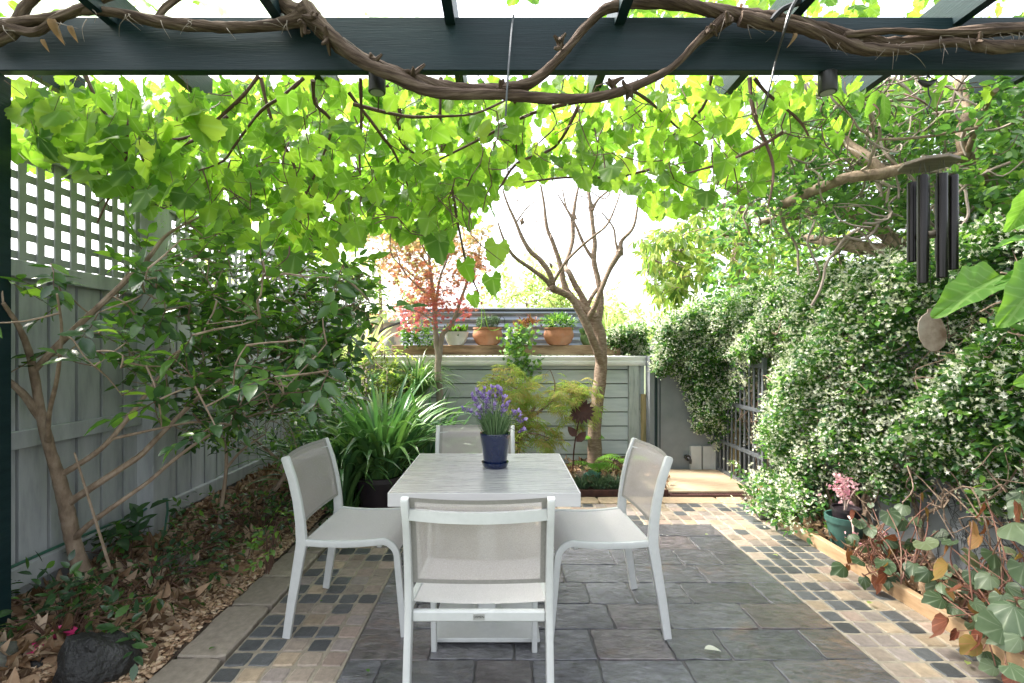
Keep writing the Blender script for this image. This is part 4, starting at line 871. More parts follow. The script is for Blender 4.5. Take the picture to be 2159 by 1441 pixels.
cloud('foliage', LACE, pos, fw*[1, 1, .4]+[0, 0, -.25], nr*.4+[0, 0, 1], rng.uniform(.06, .10, len(pos)), M['lace'], t)

# camellia by the fence
CT = [(PP([(197, 1262, 2.72), (187, 1237, 2.72), (165, 1180, 2.7), (150, 1120, 2.68), (140, 1070, 2.65), (125, 1010, 2.6), (108, 957, 2.55), (88, 880, 2.5), (72, 790, 2.45), (60, 740, 2.4), (40, 690, 2.3), (7, 640, 2.2)]), [.055, .045, .038, .036, .034, .03, .026, .022, .018, .015, .012, .008]),
 (PP([(84, 880, 2.5), (60, 845, 2.45), (37, 820, 2.4), (5, 795, 2.35), (-40, 760, 2.2)]), [.02, .018, .016, .014, .01]),
 (PP([(132, 1000, 2.6), (165, 980, 2.6), (200, 957, 2.6), (233, 927, 2.6), (287, 860, 2.7), (367, 757, 2.8), (433, 693, 2.9), (500, 640, 3.0), (547, 597, 3.1), (567, 563, 3.1)]), [.017, .015, .014, .013, .012, .011, .010, .008, .006, .004]),
 (PP([(143, 1062, 2.65), (207, 1020, 2.65), (260, 985, 2.7), (297, 960, 2.75), (333, 923, 2.8), (417, 840, 2.9), (467, 803, 3.0), (560, 760, 3.2), (640, 730, 3.4)]), [.022, .018, .017, .016, .014, .012, .010, .007, .005]),
 (PP([(156, 1137, 2.68), (190, 1105, 2.65), (233, 1073, 2.65), (280, 1040, 2.7), (317, 1013, 2.75), (367, 970, 2.8), (430, 925, 2.9), (520, 880, 3.1), (620, 850, 3.3)]), [.017, .015, .014, .012, .011, .010, .008, .006, .004]),
 (PP([(72, 782, 2.45), (123, 727, 2.42), (190, 663, 2.4), (233, 623, 2.4), (310, 547, 2.45), (347, 500, 2.5), (395, 470, 2.55), (440, 450, 2.6)]), [.016, .016, .014, .013, .011, .008, .006, .004]),
 (PP([(100, 930, 2.5), (104, 870, 2.4), (120, 800, 2.3), (130, 700, 2.2), (120, 620, 2.1)]), [.014, .01, .009, .006, .004]),
 (PP([(233, 927, 2.6), (330, 905, 2.7), (420, 890, 2.75), (520, 900, 2.8)]), [.008, .007, .006, .004])]
t, b, nodes = tree('camellia_tree', P(197, 1262, 2.72), 'spreading camellia tree with glossy dark leaves and smooth tan stems before the left fence', 'tree', None, CT)
CP = [(-20, 500), (110, 510), (240, 570), (300, 520), (400, 470), (470, 530), (600, 560), (700, 545), (790, 585), (780, 650), (700, 700), (720, 760), (730, 850), (640, 880), (500, 910), (380, 920), (280, 880), (200, 780), (100, 760), (60, 830), (-20, 780)]
tg = np.concatenate([sample_view(CP, 125, 1.95, 2.9), sample_view(CP, 190, 2.7, 3.7), sample_view([(420, 560), (790, 580), (790, 640), (700, 860), (430, 900)], 290, 2.8, 4.0)])
tg = tg[tg[:, 0] > -2.35]
nn = grow(nodes, tg, b, .008, .0025, 5, .035, maxlen=2.5); b.build('trunk', M['treebark'], t, smooth='auto')
pos, fw, nr, ax = twig_leaves(tg, 7, .17, (.15, 0, .12), .55); ok = pos[:, 0] > -2.40; pos, fw, nr = pos[ok], fw[ok], nr[ok]
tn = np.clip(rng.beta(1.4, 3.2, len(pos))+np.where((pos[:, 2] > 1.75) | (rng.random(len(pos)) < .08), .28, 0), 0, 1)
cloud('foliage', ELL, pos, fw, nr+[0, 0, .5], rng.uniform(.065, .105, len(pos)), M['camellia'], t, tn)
b = MB()
for a, e in ax: b.tube([a, (a+e)/2+rng.normal(0, .006, 3), e], [.0026, .002, .0012], 4, 1, cap=False)
b.build('shoots', M['stem'], t)
b = MB(); b.tube(PP([(245, 1240, 2.6), (205, 1110, 2.55), (157, 955, 2.5)]), [.008, .007, .005], 6, 3); tag(b.build('garden_stake', M['treebark']), 'thin leaning bamboo stake beside the camellia trunk', 'stake')
# second slim shrub near the chair
t, b, nodes = tree('young_shrub', P(460, 1120, 3.4), 'slim young shrub with a straight tan stem midway along the left fence', 'shrub', None,
  [(PP([(460, 1125, 3.4), (467, 1070, 3.4), (477, 985, 3.4), (472, 930, 3.4), (440, 880, 3.4)]), [.016, .014, .012, .009, .006]), (PP([(476, 990, 3.4), (510, 950, 3.4), (560, 915, 3.5)]), [.010, .008, .005]), (PP([(572, 1040, 3.9), (600, 1000, 3.9), (575, 960, 3.9), (540, 930, 3.9)]), [.02, .018, .012, .008])])
tg = sample_view([(380, 860), (640, 860), (640, 980), (520, 960), (400, 930)], 90, 3.2, 4.1); tg = tg[tg[:, 0] > -2.38]; grow(nodes, tg, b, .005, .002, 4, .06, maxlen=1.5); b.build('trunk', M['treebark'], t, smooth='auto')
pos, fw, nr, ax = twig_leaves(tg, 6, .14); cloud('foliage', ELL, pos, fw, nr+[0, 0, .5], rng.uniform(.03, .06, len(pos)), M['camellia'], t)
# low suckers over the mulch
def low_plant(name, label, cat, c, rad, n, nper, size, m, hh=.12, tintf=None, ln=.16):
    t = thing(name, (c[0], c[1], .03), label, cat); tips = np.array(c)+np.stack([rng.normal(0, rad[0], n), rng.normal(0, rad[1], n), rng.uniform(0, hh, n)], 1); tips[:, 0] = np.clip(tips[:, 0], -2.38, 9)
    b = MB()
    for q in tips:
        b.tube([(c[0]+(q[0]-c[0])*.2, c[1]+(q[1]-c[1])*.2, .03), (np.array(c)+q)/2+[0, 0, .03], q], [.004, .003, .002], 4, 3, cap=False)
    b.build('stems', M['stem'], t)
    pos, fw, nr, ax = twig_leaves(tips, nper, ln, (0, 0, .1), .6); pos[:, 2] = np.maximum(pos[:, 2], .04)
    cloud('foliage', ELL, pos, fw, nr+[0, 0, .8], rng.uniform(size[0], size[1], len(pos)), m, t, tintf(len(pos)) if tintf else None); return t
dk = lambda n: rng.beta(1.2, 4, n)
low_plant('low_shoots', 'dark glossy shoots creeping over the mulch left of the stone edging, before the near chair', 'ground plant', (-1.92, 2.75, .10), (.22, .30, 0), 70, 6, (.035, .06), M['camellia'], .13, dk)
low_plant('low_shoots', 'dark glossy shoots behind the dark rock at the bottom left', 'ground plant', (-2.0, 2.27, .10), (.22, .10, 0), 34, 6, (.045, .075), M['camellia'], .12, dk)
low_plant('low_shoots', 'low green shoots at the foot of the slim young shrub', 'ground plant', (-1.75, 3.6, .10), (.25, .30, 0), 90, 6, (.035, .06), M['camellia'], .16, lambda n: rng.beta(1.6, 3, n))
low_plant('low_shoots', 'bright young shoots pushing past the left chair legs', 'ground plant', (-1.42, 3.0, .16), (.08, .2, 0), 9, 8, (.035, .055), M['camellia'], .18, lambda n: rng.uniform(.5, 1, n))
low_plant('leafy_seedling', 'seedling with broad dark leaves at the foot of the fence, right of the camellia trunk', 'seedling', (-2.22, 2.95, .2), (.06, .06, 0), 12, 4, (.09, .13), M['camellia'], .16, dk)

# strap leaved plants in the back left
t = thing('potted_strap_plant', (-1.05, 4.28, 0), 'big clump of long strap leaves in a dark pot behind the left chair', 'potted plant')
b = MB(); b.lathe((-1.05, 4.28, 0), [(0, 0), (.16, 0), (.21, .27), (.23, .27), (.23, .31), (.20, .31), (.19, .26), (0, .26)], 28); b.build('pot', M['blackpot'], t, smooth='auto')
blades('leaves', (-1.05, 4.28, .26), 190, .65, 1.05, .042, M['strap'], t, .8, 1.15, .16, tintr=(.1, .8), seg=8)
for (x, y, n, lb, tr) in ((-1.42, 4.3, 190, 'strap leaved clump spilling out between the left chair back and the fence bed', (.1, .7)), (-.72, 4.75, 130, 'clump of arching blue green strap leaves behind the table, right of the potted clump', (.0, .6)), (-1.45, 4.75, 110, 'tall strap leaved clump in the back left corner beside the fence bed', (.2, .9)), (-.25, 5.2, 60, 'small strap leaved clump behind the far chair at the foot of the shed', (.2, .8))):
    t = thing('strap_plant', (x, y, .02), lb, 'strap plant'); blades('leaves', (x, y, .03), n, .6, 1.15 if n > 100 else .6, .04, M['strap'], t, .75, 1.1, .2, tintr=tr, seg=8)
t = thing('basket_plant', tuple(P(878, 830, 5.45)), 'dense tuft of thin arching leaves at gutter height beside the red maple trunk', 'plant')
blades('leaves', P(875, 835, 5.4), 230, .30, .62, .020, M['strap'], t, 1.1, 1.5, .10, tintr=(.3, 1), seg=7)
b = MB(); q = P(877, 850, 5.4); b.lathe((q[0], q[1], .05), [(0, 0), (.05, 0), (.05, q[2]-.06), (.09, q[2]), (0, q[2])], 12); b.build('stump', M['treebark'], t, smooth='auto')

# shrubs filling the back left
def bush(name, label, cat, c, rad, n, nper, size, m, tm, tint=None, wood=True, ln=.15, barkm='treebark', floor=None, cut=None):
    t = thing(name, (c[0], c[1], floor if floor is not None else 0), label, cat)
    v = norm(rng.normal(0, 1, (n, 3)))*rng.uniform(.35, 1, (n, 1))**.5*(1+.25*np.sin(rng.integers(0, 9, (n, 1)))); tips = np.array(c)+v*np.array(rad)
    if cut is not None: tips = tips[cut(tips)]
    if wood:
        b = MB(); base = np.array([c[0], c[1], floor or 0.]); stem = [base, base+[.03, .02, (c[2]-base[2])*.5], np.array(c)]; b.tube(stem, [.05, .04, .02], 7, 4, .1)
        nodes = resample(stem, .1); grow(nodes, tips[:min(len(tips), 110)], b, .012, .003, 4, .06); b.build('branches', M[barkm], t, smooth='auto')
    pos, fw, nr, ax = twig_leaves(tips, nper, ln, (0, 0, .1), .8)
    cloud('foliage', tm, pos, fw, nr+[0, 0, .6], rng.uniform(size[0], size[1], len(pos)), m, t, None if tint is None else tint(len(pos))); return t
bush('green_shrub', 'mid green small leaved shrub between the fence and the shed', 'shrub', (-1.75, 4.9, .75), (.5, .5, .6), 300, 8, (.03, .055), M['jasmine'], ELL, lambda n: rng.uniform(.2, 1, n))
bush('green_shrub', 'light green leafy shrub at the left end of the shed gutter', 'shrub', (-1.35, 5.3, .95), (.42, .35, .42), 200, 8, (.04, .06), M['bgleaf'], ELL)
bush('small_climber', 'dark leaved climber over the left end of the timber sleeper', 'climber', tuple(P(880, 705, 5.95)), (.22, .10, .15), 90, 7, (.035, .06), M['jasmine'], ELL, wood=False, floor=1.3, ln=.1)
t = thing('bird_nest_fern', tuple(P(690, 790, 4.9)), 'yellow green upright fronds standing above the shrubs left of the shed', 'fern')
blades('fronds', P(690, 800, 4.9), 26, .35, .6, .09, M['palebg'], t, .7, .5, .05, tintr=(0, .6)); blades('fronds', P(760, 770, 5.6), 30, .35, .6, .06, M['palebg'], t, .8, .6, .1)

# background beyond the shed
def bgtree(label, c, rad, n, nper, size, m, floor=0, tm=ELL, group=None):
    return bush('garden_tree', label, 'tree', c, rad, n, nper, size, m, tm, barkm='trunkdark', floor=floor, ln=.3)
bgtree('pale yellow green bush peeping above the water tank', tuple(P(1110, 640, 9.5)), (.75, .8, .75), 260, 8, (.08, .14), M['palebg'])
bgtree('pale low bush above the right end of the water tank', tuple(P(1225, 665, 10)), (.8, .8, .35), 170, 8, (.08, .14), M['palebg'])
bgtree('pale yellow tree behind the red maple crown', tuple(P(800, 560, 9)), (1.0, .9, 1.1), 200, 8, (.07, .12), M['palebg'])
bgtree('pale distant tree right of the forked tree', tuple(P(1330, 690, 15)), (1.6, 1, .7), 200, 8, (.12, .2), M['palebg'])
bgtree('sunlit tree beyond the lattice at the left', (-5.2, 8.5, 2.3), (1.2, 1.2, .8), 90, 8, (.1, .16), M['palebg'])
t = thing('neighbour_house', (-2.9, 9.4, 0), 'pink rendered house with red trim seen beyond the shed', 'house')
b = MB(); b.box((-2.9, 9.4, .9), (1.2, .1, 1.0)); b.build('wall', M['pinkwall'], t)
b = MB(); b.box((-2.44, 9.28, 1.75), (.02, .02, .3)); b.box((-2.9, 9.28, 1.42), (.6, .02, .03)); b.box((-2.9, 9.28, 2.02), (.6, .02, .03)); b.build('window_frame', M['redtrim'], t)
b = MB(); b.add([(-4.2, 9.2, 1.88), (-1.6, 9.2, 1.88), (-1.6, 10.6, 2.5), (-4.2, 10.6, 2.5), (-4.2, 9.2, 1.93), (-1.6, 9.2, 1.93), (-1.6, 10.6, 2.55), (-4.2, 10.6, 2.55)], [(0, 3, 2, 1), (4, 5, 6, 7), (0, 1, 5, 4), (2, 3, 7, 6), (1, 2, 6, 5), (3, 0, 4, 7)]); b.build('roof', M['roofiron'], t)

# olive leaved tree at right back
OT = [(PP([(1545, 800, 7.4), (1550, 600, 7.3), (1560, 520, 7.2), (1570, 455, 7.1), (1540, 430, 7.0)]), [.11, .10, .09, .08, .05]), (PP([(1565, 500, 7.2), (1520, 490, 7.1), (1460, 500, 7.0), (1400, 520, 6.9)]), [.05, .045, .035, .02]), (PP([(1570, 460, 7.1), (1640, 440, 7), (1700, 420, 6.9)]), [.05, .04, .02]),
 (PP([(1590, 560, 7.3), (1580, 520, 7.2)]), [.05, .04]), (PP([(1480, 500, 7.0), (1550, 515, 6.9), (1625, 510, 6.8)]), [.02, .025, .02]), (PP([(1540, 430, 7.0), (1490, 440, 6.9), (1440, 430, 6.8)]), [.045, .03, .02])]
t, b, nodes = tree('olive_leaf_tree', P(1545, 800, 7.4), 'brown trunked tree with drooping olive leaves behind the far end of the jasmine', 'tree', None, OT)
tg = np.concatenate([sample_view([(1380, 470), (1480, 440), (1700, 400), (1760, 480), (1690, 590), (1560, 600), (1500, 560), (1440, 640), (1360, 600)], 300, 6.3, 7.8), sample_view([(1350, 500), (1450, 480), (1440, 650), (1370, 650)], 90, 6.2, 7.2)])
grow(nodes, tg, b, .016, .004, 4, .06, maxlen=2); b.build('trunk', M['trunkdark'], t, smooth='auto')
pos, fw, nr, ax = twig_leaves(tg, 8, .16, (0, 0, -.6), .6); cloud('foliage', ELLN, pos, fw+[0, 0, -.6], nr, rng.uniform(.09, .17, len(pos)), M['bgleaf'], t)

# ================================================================== JASMINE HEDGE ON THE RIGHT WALL
jt = thing('jasmine_vine', (2.6, 3.6, 0), 'huge star jasmine hedge smothered in small white flowers along the right wall', 'climbing plant')
def ztop(y): return np.interp(y, [1.5, 2.6, 3.4, 4.3, 5.2, 6.2], [2.0, 1.98, 1.95, 2.0, 1.98, 1.75])
def zbot(y): return np.interp(y, [1.4, 2.2, 2.6, 3.0, 3.5, 3.9, 4.2, 4.45, 4.7, 5.0, 5.3, 5.6], [.9, .85, .62, .55, .40, .25, .10, .2, .62, .55, .35, .25])+.09*np.sin(y*9)+.05*np.sin(y*23)
def bulge(y, z): return .30+.10*np.sin(y*3.3+z*2)+.07*np.sin(z*7.1+y*5)+.06*np.sin(y*11+z*9)
nJ = 9400
yj = rng.uniform(1.5, 5.7, nJ)*.0+np.concatenate([rng.uniform(1.5, 3.2, nJ//2-400), rng.uniform(3.2, 5.7, nJ-nJ//2+400)])
f = rng.random(nJ); zb = zbot(yj); zt = ztop(yj); zj = zb+(zt-zb)*f; dep = rng.uniform(0, 1, nJ)**1.8
taper = np.clip((zj-zb)/.25, .25, 1)*np.clip((zt-zj)/.2+.35, .35, 1)
xj = 2.66-(bulge(yj, zj)*taper*(1-dep*.75))-.02
xj += np.where((yj > 4.55) & (zj < 1.25), .16, 0)
tips = np.stack([xj, yj, zj], 1)
hole = np.sin(yj*7.3+np.sin(zj*5)*2)*np.sin(zj*8.1+yj*2.2)+.5*np.sin(yj*17+zj*13); tips = tips[rng.random(nJ) < np.where(hole > .6, .45, 1.0)]
n2 = 2600                       # the far return over the entry wall
x2 = rng.uniform(1.30, 2.45, n2); zl = np.interp(x2, [1.3, 1.6, 1.75, 1.95, 2.1, 2.2, 2.4, 2.5], [1.42, 1.30, 1.15, 1.05, .95, .45, .30, .2])+.06*np.sin(x2*17); zt2 = np.interp(x2, [1.3, 1.7, 2.1, 2.4], [1.58, 1.62, 1.85, 1.98])
z2 = zl+(zt2-zl)*rng.random(n2); y2 = 5.62-rng.uniform(0, .33, n2)*np.clip((z2-zl)/.2, .3, 1)+np.where(x2 < 1.72, .55, 0)
tips2 = np.stack([x2, y2, z2], 1)
n3 = 240; tips3 = np.stack([rng.normal(2.22, .10, n3), rng.normal(3.98, .20, n3), rng.uniform(.04, .32, n3)], 1)   # clump spilling on the paving corner
tips = np.concatenate([tips, tips2, tips3])
def jleaves(tips, nper, ln, size, name, hue, par):
    out = np.stack([-np.ones(len(tips))*.7, -.35+0*tips[:, 1], .35+0*tips[:, 2]], 1)
    pos, fw, nr = [], [], []
    d = norm(out+rng.normal(0, .6, (len(tips), 3))); side = norm(np.cross(d, [0, 0, 1.])+rng.normal(0, .3, d.shape)); up = np.cross(side, d)
    for k in range(nper):
        ff = k/(nper-1); s_ = (1 if k % 2 else -1)
        pos.append(tips+d*ln*ff); fw.append(norm(d*(.4+.6*ff)+side*s_*(1-.6*ff)+rng.normal(0, .3, d.shape))); nr.append(norm(up*np.sign(up[:, 2:3]+1e-6)+rng.normal(0, .4, d.shape)))
    pos, fw, nr = map(np.concatenate, (pos, fw, nr))
    return cloud(name, ELL, pos, fw, nr, rng.uniform(size[0], size[1], len(pos)), M['jasmine'], par, hue(len(pos)))
jleaves(tips, 5, .08, (.035, .062), 'foliage', lambda n: np.clip(rng.beta(1.6, 2.4, n), 0, 1), jt)
nf = int(len(tips)*.62); idx = rng.choice(len(tips), nf, replace=False); fden = np.interp(tips[idx][:, 1], [1.5, 2.5, 3.5, 4.5], [.35, .5, .9, 1.0]); idx = idx[rng.random(nf) < fden]
fp = []
for k in range(8): fp.append(tips[idx]+norm(np.array([-.8, -.4, .4])+rng.normal(0, .35, (len(idx), 3)))*rng.uniform(.06, .12, (len(idx), 1))+rng.normal(0, .014, (len(idx), 3)))
fp = np.concatenate(fp); fp = fp[rng.random(len(fp)) < .70]; n = len(fp)
cloud('flowers', STAR5, fp, rdir(n), rdir(n, (-.8, -.8, .4), .5), rng.uniform(.018, .033, n), M['petal'], jt)
nb = n//2; cloud('buds', ELLN, fp[:nb]+rng.normal(0, .012, (nb, 3)), rdir(nb, (-.6, -.3, .5), .6), rdir(nb), rng.uniform(.022, .036, nb), M['petal'], jt, rng.uniform(0, .35, nb))
b = MB()                        # twisted stems on the wall
for k in range(26):
    y = rng.choice([rng.uniform(3.5, 4.1), rng.uniform(2.0, 2.4), rng.uniform(1.6, 5)], p=[.45, .2, .35]); q = [np.array([2.55+rng.normal(0, .03), y, .02])]
    for j in range(7): q.append(q[-1]+[rng.normal(0, .035), rng.normal(0, .09), rng.uniform(.12, .3)])
    r = rng.uniform(.008, .028); b.tube([p_+[.05, 0, 0] for p_ in q], [r, r*.9, r*.8, r*.5], 7, 4, .12, lump=.1)
for k in range(320):
    y = rng.uniform(1.6, 5.4); q = [np.array([2.50+rng.normal(0, .05), y, rng.uniform(.4, 1.9)])]
    for j in range(5): q.append(q[-1]+[rng.normal(0, .04), rng.normal(0, .10), rng.normal(0, .10)])
    b.tube(q, rng.uniform(.002, .005), 4, 3, cap=False)
b.build('stems', M['trunkdark'], jt, smooth='auto')
# tangled tree above the hedge
tt = thing('tangled_tree', (2.75, 3.3, 0), 'tangle of twining bare stems and a pale crooked branch above the jasmine hedge', 'tree')
TT_ = [(PP([(1650, 432, 3.3), (1690, 415, 3.2), (1740, 392, 3.1), (1790, 375, 3.0), (1860, 366, 2.95), (1920, 352, 2.9), (1990, 340, 2.9), (2035, 330, 2.9)]), [.030, .036, .034, .032, .036, .03, .028, .034]),
 (PP([(1860, 366, 2.95), (1830, 335, 3.0), (1790, 305, 3.1), (1760, 270, 3.2)]), [.034, .034, .028, .02]), (PP([(2035, 330, 2.9), (2025, 280, 2.9), (2040, 230, 2.95), (2020, 170, 3.0), (1990, 120, 3.1)]), [.028, .026, .024, .022, .018]),
 (PP([(2035, 330, 2.9), (2060, 270, 2.8), (2085, 210, 2.7), (2100, 190, 2.6)]), [.018, .016, .014, .012]), (PP([(2035, 330, 2.9), (2100, 400, 3.0), (2140, 520, 3.1), (2160, 700, 3.1)]), [.036, .045, .05, .06]),
 (PP([(1600, 470, 4.4), (1680, 455, 4.2), (1750, 440, 4.0), (1830, 470, 3.8), (1900, 520, 3.6)]), [.03, .035, .04, .045, .05]), (PP([(1690, 500, 4.5), (1800, 520, 4.0), (1910, 540, 3.6)]), [.03, .05, .06]), (PP([(1850, 295, 2.7), (1940, 290, 2.7), (2060, 270, 2.7)]), [.006, .007, .008])]
b = MB()
for pts, r in TT_: b.tube(pts, r, 10, 5, .06, lump=.08)
b.tube([(3.15, 3.1, 1.0), (3.1, 3.1, .5), (3.05, 3.15, 0)], [.06, .07, .08], 10, 3, .06)
b.build('trunk', M['treebark'], tt, smooth='auto')
b = MB(); TP = [(1560, 330), (1680, 290), (1760, 190), (2200, 170), (2200, 560), (2000, 520), (1900, 500), (1720, 470), (1560, 440)]
src = sample_view(TP, 400, 2.85, 4.2); src = src[(src[:, 0] > 1.9)]
for q in src:
    pts = [q]; v = norm(rng.normal(0, 1, 3)*[1, .8, .7]); 
    for j in range(6): v = norm(v+rng.normal(0, .45, 3)+[0, 0, .06]); pts.append(pts[-1]+v*.09)
    b.tube(pts, rng.uniform(.003, .009), 5, 3, cap=False)
b.build('twining_stems', M['maplebark'], tt, smooth='auto')
tips = np.concatenate([sample_view(TP, 1500, 3.05, 4.8), sample_view([(2050, 180), (2200, 170), (2200, 600), (2080, 560), (2050, 330)], 420, 2.6, 3.6), sample_view([(1500, 420), (1700, 330), (1900, 560), (1700, 620), (1500, 640)], 330, 3.8, 5.4), sample_view([(1640, 330), (1780, 190), (1950, 170), (1900, 330), (1700, 380)], 200, 3.6, 5.0)]); tips = tips[tips[:, 0] > 1.75]
jleaves(tips, 6, .12, (.045, .08), 'foliage', lambda n: np.clip(rng.beta(1.7, 2.0, n), 0, 1), tt)
k_ = rng.choice(len(tips), 500); fp = tips[k_]+rng.normal(0, .03, (500, 3)); cloud('flowers', STAR5, fp, rdir(500), rdir(500, (-.8, -.8, .4), .5), rng.uniform(.02, .034, 500), M['petal'], tt)
# a hedge of leaves behind, beyond the wall
bush('backing_shrub', 'darker leafy shrub mass seen through the tangled stems beyond the wall', 'shrub', (3.9, 4.3, 2.1), (.7, 2.1, 1.3), 380, 8, (.07, .12), M['bgleaf'], ELL, lambda n: rng.uniform(0, .7, n), floor=0, ln=.25, cut=lambda t: t[:, 0] > 3.0)

# fig leaves reaching in from the right
fg = thing('fig_branch', (2.9, 1.6, 1.0), 'big bright green fig leaves reaching in at the right edge', 'fig tree')
def fig_leaf(base, tip, up, w_):
    base, tip = np.array(base), np.array(tip); d = tip-base; l = np.linalg.norm(d); n = 22; o = []
    for i in range(n):
        a = PI*i/(n-1); t_ = (1-math.cos(a))/2
        o.append((t_, math.sin(a)**.8*.5*(1.15-.75*t_)*(1+.10*math.sin(t_*19+1))))
    out = [(-x*w_, y) for y, x in o]+[(x*w_, y) for y, x in o[::-1]]
    V, T = fan(out, (0, .5), lambda x, y: .35*abs(x)*1.2-.30*(y-.3)**2+.02*math.sin(y*19)); return V, T, base, d, up, l
FL = [((2110, 575, 1.75), (1968, 655, 1.62), (-.2, -.9, .8), .44), ((2240, 560, 1.6), (2090, 590, 1.6), (0, -.7, 1), .36), ((2190, 500, 1.65), (2085, 515, 1.68), (0, -.4, 1), .45), ((2230, 470, 1.6), (2100, 480, 1.7), (0, -.9, .5), .5),
      ((2200, 560, 1.6), (2118, 690, 1.5), (-.3, -1, .2), .62), ((2230, 790, 1.5), (2138, 810, 1.5), (-.2, -1, .3), .8), ((2180, 400, 1.6), (2120, 500, 1.65), (-.2, -1, .2), .7)]
for k, (a, e, up, w_) in enumerate(FL):
    V, T, base, dv, up, l = fig_leaf(P(*a), P(*e), up, w_); cloud('leaf', [(V, T)], [base], [dv], [up], l*.9, M['fig'], fg, [rng.random()])
b = MB(); b.tube(PP([(2300, 900, 1.7), (2240, 700, 1.68), (2220, 560, 1.66), (2200, 440, 1.66)]), [.014, .012, .009, .006], 8, 4)
for a in FL: b.tube([P(*a[0]), P(a[0][0]+40, a[0][1]+8, a[0][2])], .003, 5, 1)
b.tube([P(2300, 900, 1.7), (2.75, 1.75, .4), (2.6, 1.8, .03)], [.014, .02, .026], 8, 4); b.build('stem', M['treebark'], fg, smooth='auto')
cloud('hanging_leaf', ELL, PP([(1860, 195, 2.6), (1850, 190, 2.6), (1535+270, 190, 2.7)]), [[0, 0, -1], [-.3, 0, -1], [.3, 0, -1]], [[0, -1, 0]]*3, [.19, .13, .12], M['fig'], fg)
# ================================================================== FURNITURE
def rsweep(mb, path, hx, hn, xs=None, n=12):
    """sweeps a rounded bar along a path in the y-z plane; hx half width along x, hn half depth in the plane"""
    path = np.array(path, float); T = norm(np.gradient(path, axis=0)); V = []; m = len(path)
    sec = []
    for k in range(n):
        a = 2*PI*(k+.5)/n; c, s_ = math.cos(a), math.sin(a); e = .35
        sec.append((abs(c)**e*np.sign(c), abs(s_)**e*np.sign(s_)))
    for i in range(m):
        N_ = np.array([0, -T[i][2], T[i][1]]); h = hn[i] if hasattr(hn, '__len__') else hn
        for a, b_ in sec: V.append(path[i]+np.array([a*hx, 0, 0])+N_*b_*h)
    Fc = [(i*n+k, i*n+(k+1) % n, (i+1)*n+(k+1) % n, (i+1)*n+k) for i in range(m-1) for k in range(n)]+[tuple(range(n))[::-1], tuple((m-1)*n+k for k in range(n))]
    mb.add(V, Fc)
def grid(U, Vn, fn):
    V = []; Fc = []
    for i in range(U+1):
        for j in range(Vn+1): V.append(fn(i/U, j/Vn))
    for i in range(U):
        for j in range(Vn): a = i*(Vn+1)+j; Fc.append((a, a+1, a+Vn+2, a+Vn+1))
    return V, Fc
def backline(z): return float(np.interp(z, [.45, .55, .65, .75, .86, .9], [-.198, -.205, -.220, -.243, -.278, -.29]))
def make_chair():
    t = thing('sling_chair', (0, 0, 0), 'x', 'chair', 'white sling chairs round the table')
    fw_ = MB()
    for s in (-1, 1):
        hb = .250; b = MB()
        pts = [(s*hb, -.272, .0), (s*hb, -.25, .15), (s*hb, -.215, .36), (s*hb, -.200, .45), (s*hb, -.207, .55), (s*hb, -.221, .65), (s*hb, -.244, .75), (s*hb, -.279, .852), (s*hb, -.281, .86)]
        rsweep(b, pts, .0135, [.019, .021, .024, .026, .023, .021, .020, .019, .012]); b.build('back_leg', M['white'], t, smooth='auto', local=True)
        b = MB(); pts = []; 
        for yy in (-.19, -.1, 0, .08, .15): pts.append((s*(.250-.02*(yy+.2)/.45), yy, .452-.010*math.sin(PI*(yy+.19)/.36)))
        for a in np.linspace(0, 80, 7): a = math.radians(a); pts.append((s*.228, .175+.075*math.sin(a), .377+.075*math.cos(a)))
        pts += [(s*.228, .262, .25), (s*.228, .285, 0)]
        rsweep(b, pts, .0125, .016); b.build('seat_rail_and_front_leg', M['white'], t, smooth='auto', local=True)
    b = MB(); b.box((0, -.205, .42), (.238, .012, .020), bev=.006); b.build('rear_rail', M['white'], t, local=True)
    b = MB(); b.box((0, .16, .43), (.218, .012, .014), bev=.004); b.build('front_rail', M['white'], t, local=True)
    b = MB(); pts = [(x, backline(.80)-.006-.042*(1-(x/.24)**2), .80) for x in np.linspace(-.242, .242, 15)]
    V = []; n = 15
    for (x, y, z) in pts:
        for a, c in ((-.008, -.019), (.008, -.019), (.008, .019), (-.008, .019)): V.append((x, y+a, z+c))
    b.add(V, [(i*4+k, i*4+(k+1) % 4, (i+1)*4+(k+1) % 4, (i+1)*4+k) for i in range(n-1) for k in range(4)]); b.build('back_bar', M['white'], t, smooth='auto', local=True)
    def bk(u, v): z = .535+.325*v; x = (u*2-1)*.240; return (x, backline(z)+.004-.036*(1-(x/.24)**2)*(.35+.65*v), z)
    V, Fc = grid(20, 14, bk); b = MB(); b.add(V, Fc); bo = b.build('back_sling', M['backshade'], t, smooth=True, local=True)
    b = MB()
    for u0, u1, v0, v1 in ((0, 1, 0, .045), (0, 1, .955, 1), (0, .045, .045, .955), (.955, 1, .045, .955)):
        for off in (-.0014, .0014):
            V, Fc = grid(20, 12, lambda u, v: tuple(np.array(bk(u0+(u1-u0)*u, v0+(v1-v0)*v))+[0, off, 0])); b.add(V, Fc)
    b.build('hem', M['hem'], bo, smooth=True, local=True)
    def st_(u, v):
        y = -.188+.36*v if v < .8 else None
        if v < .8: y = -.188+.36*v/.8; z = .462-.010*math.sin(PI*v/.8)
        else: a = (v-.8)/.2*math.radians(75); y = .172+.083*math.sin(a); z = .379+.083*math.cos(a)
        hw = .243-.02*(y+.2)/.45; x = (u*2-1)*hw; return (x, y, z-.010*(1-(u*2-1)**2))
    V, Fc = grid(14, 24, st_); b = MB(); b.add(V, Fc); b.build('seat_sling', M['fabric'], t, smooth=True, local=True)
    return t
chair = make_chair()
chair.location = (-.088, 1.985, 0)
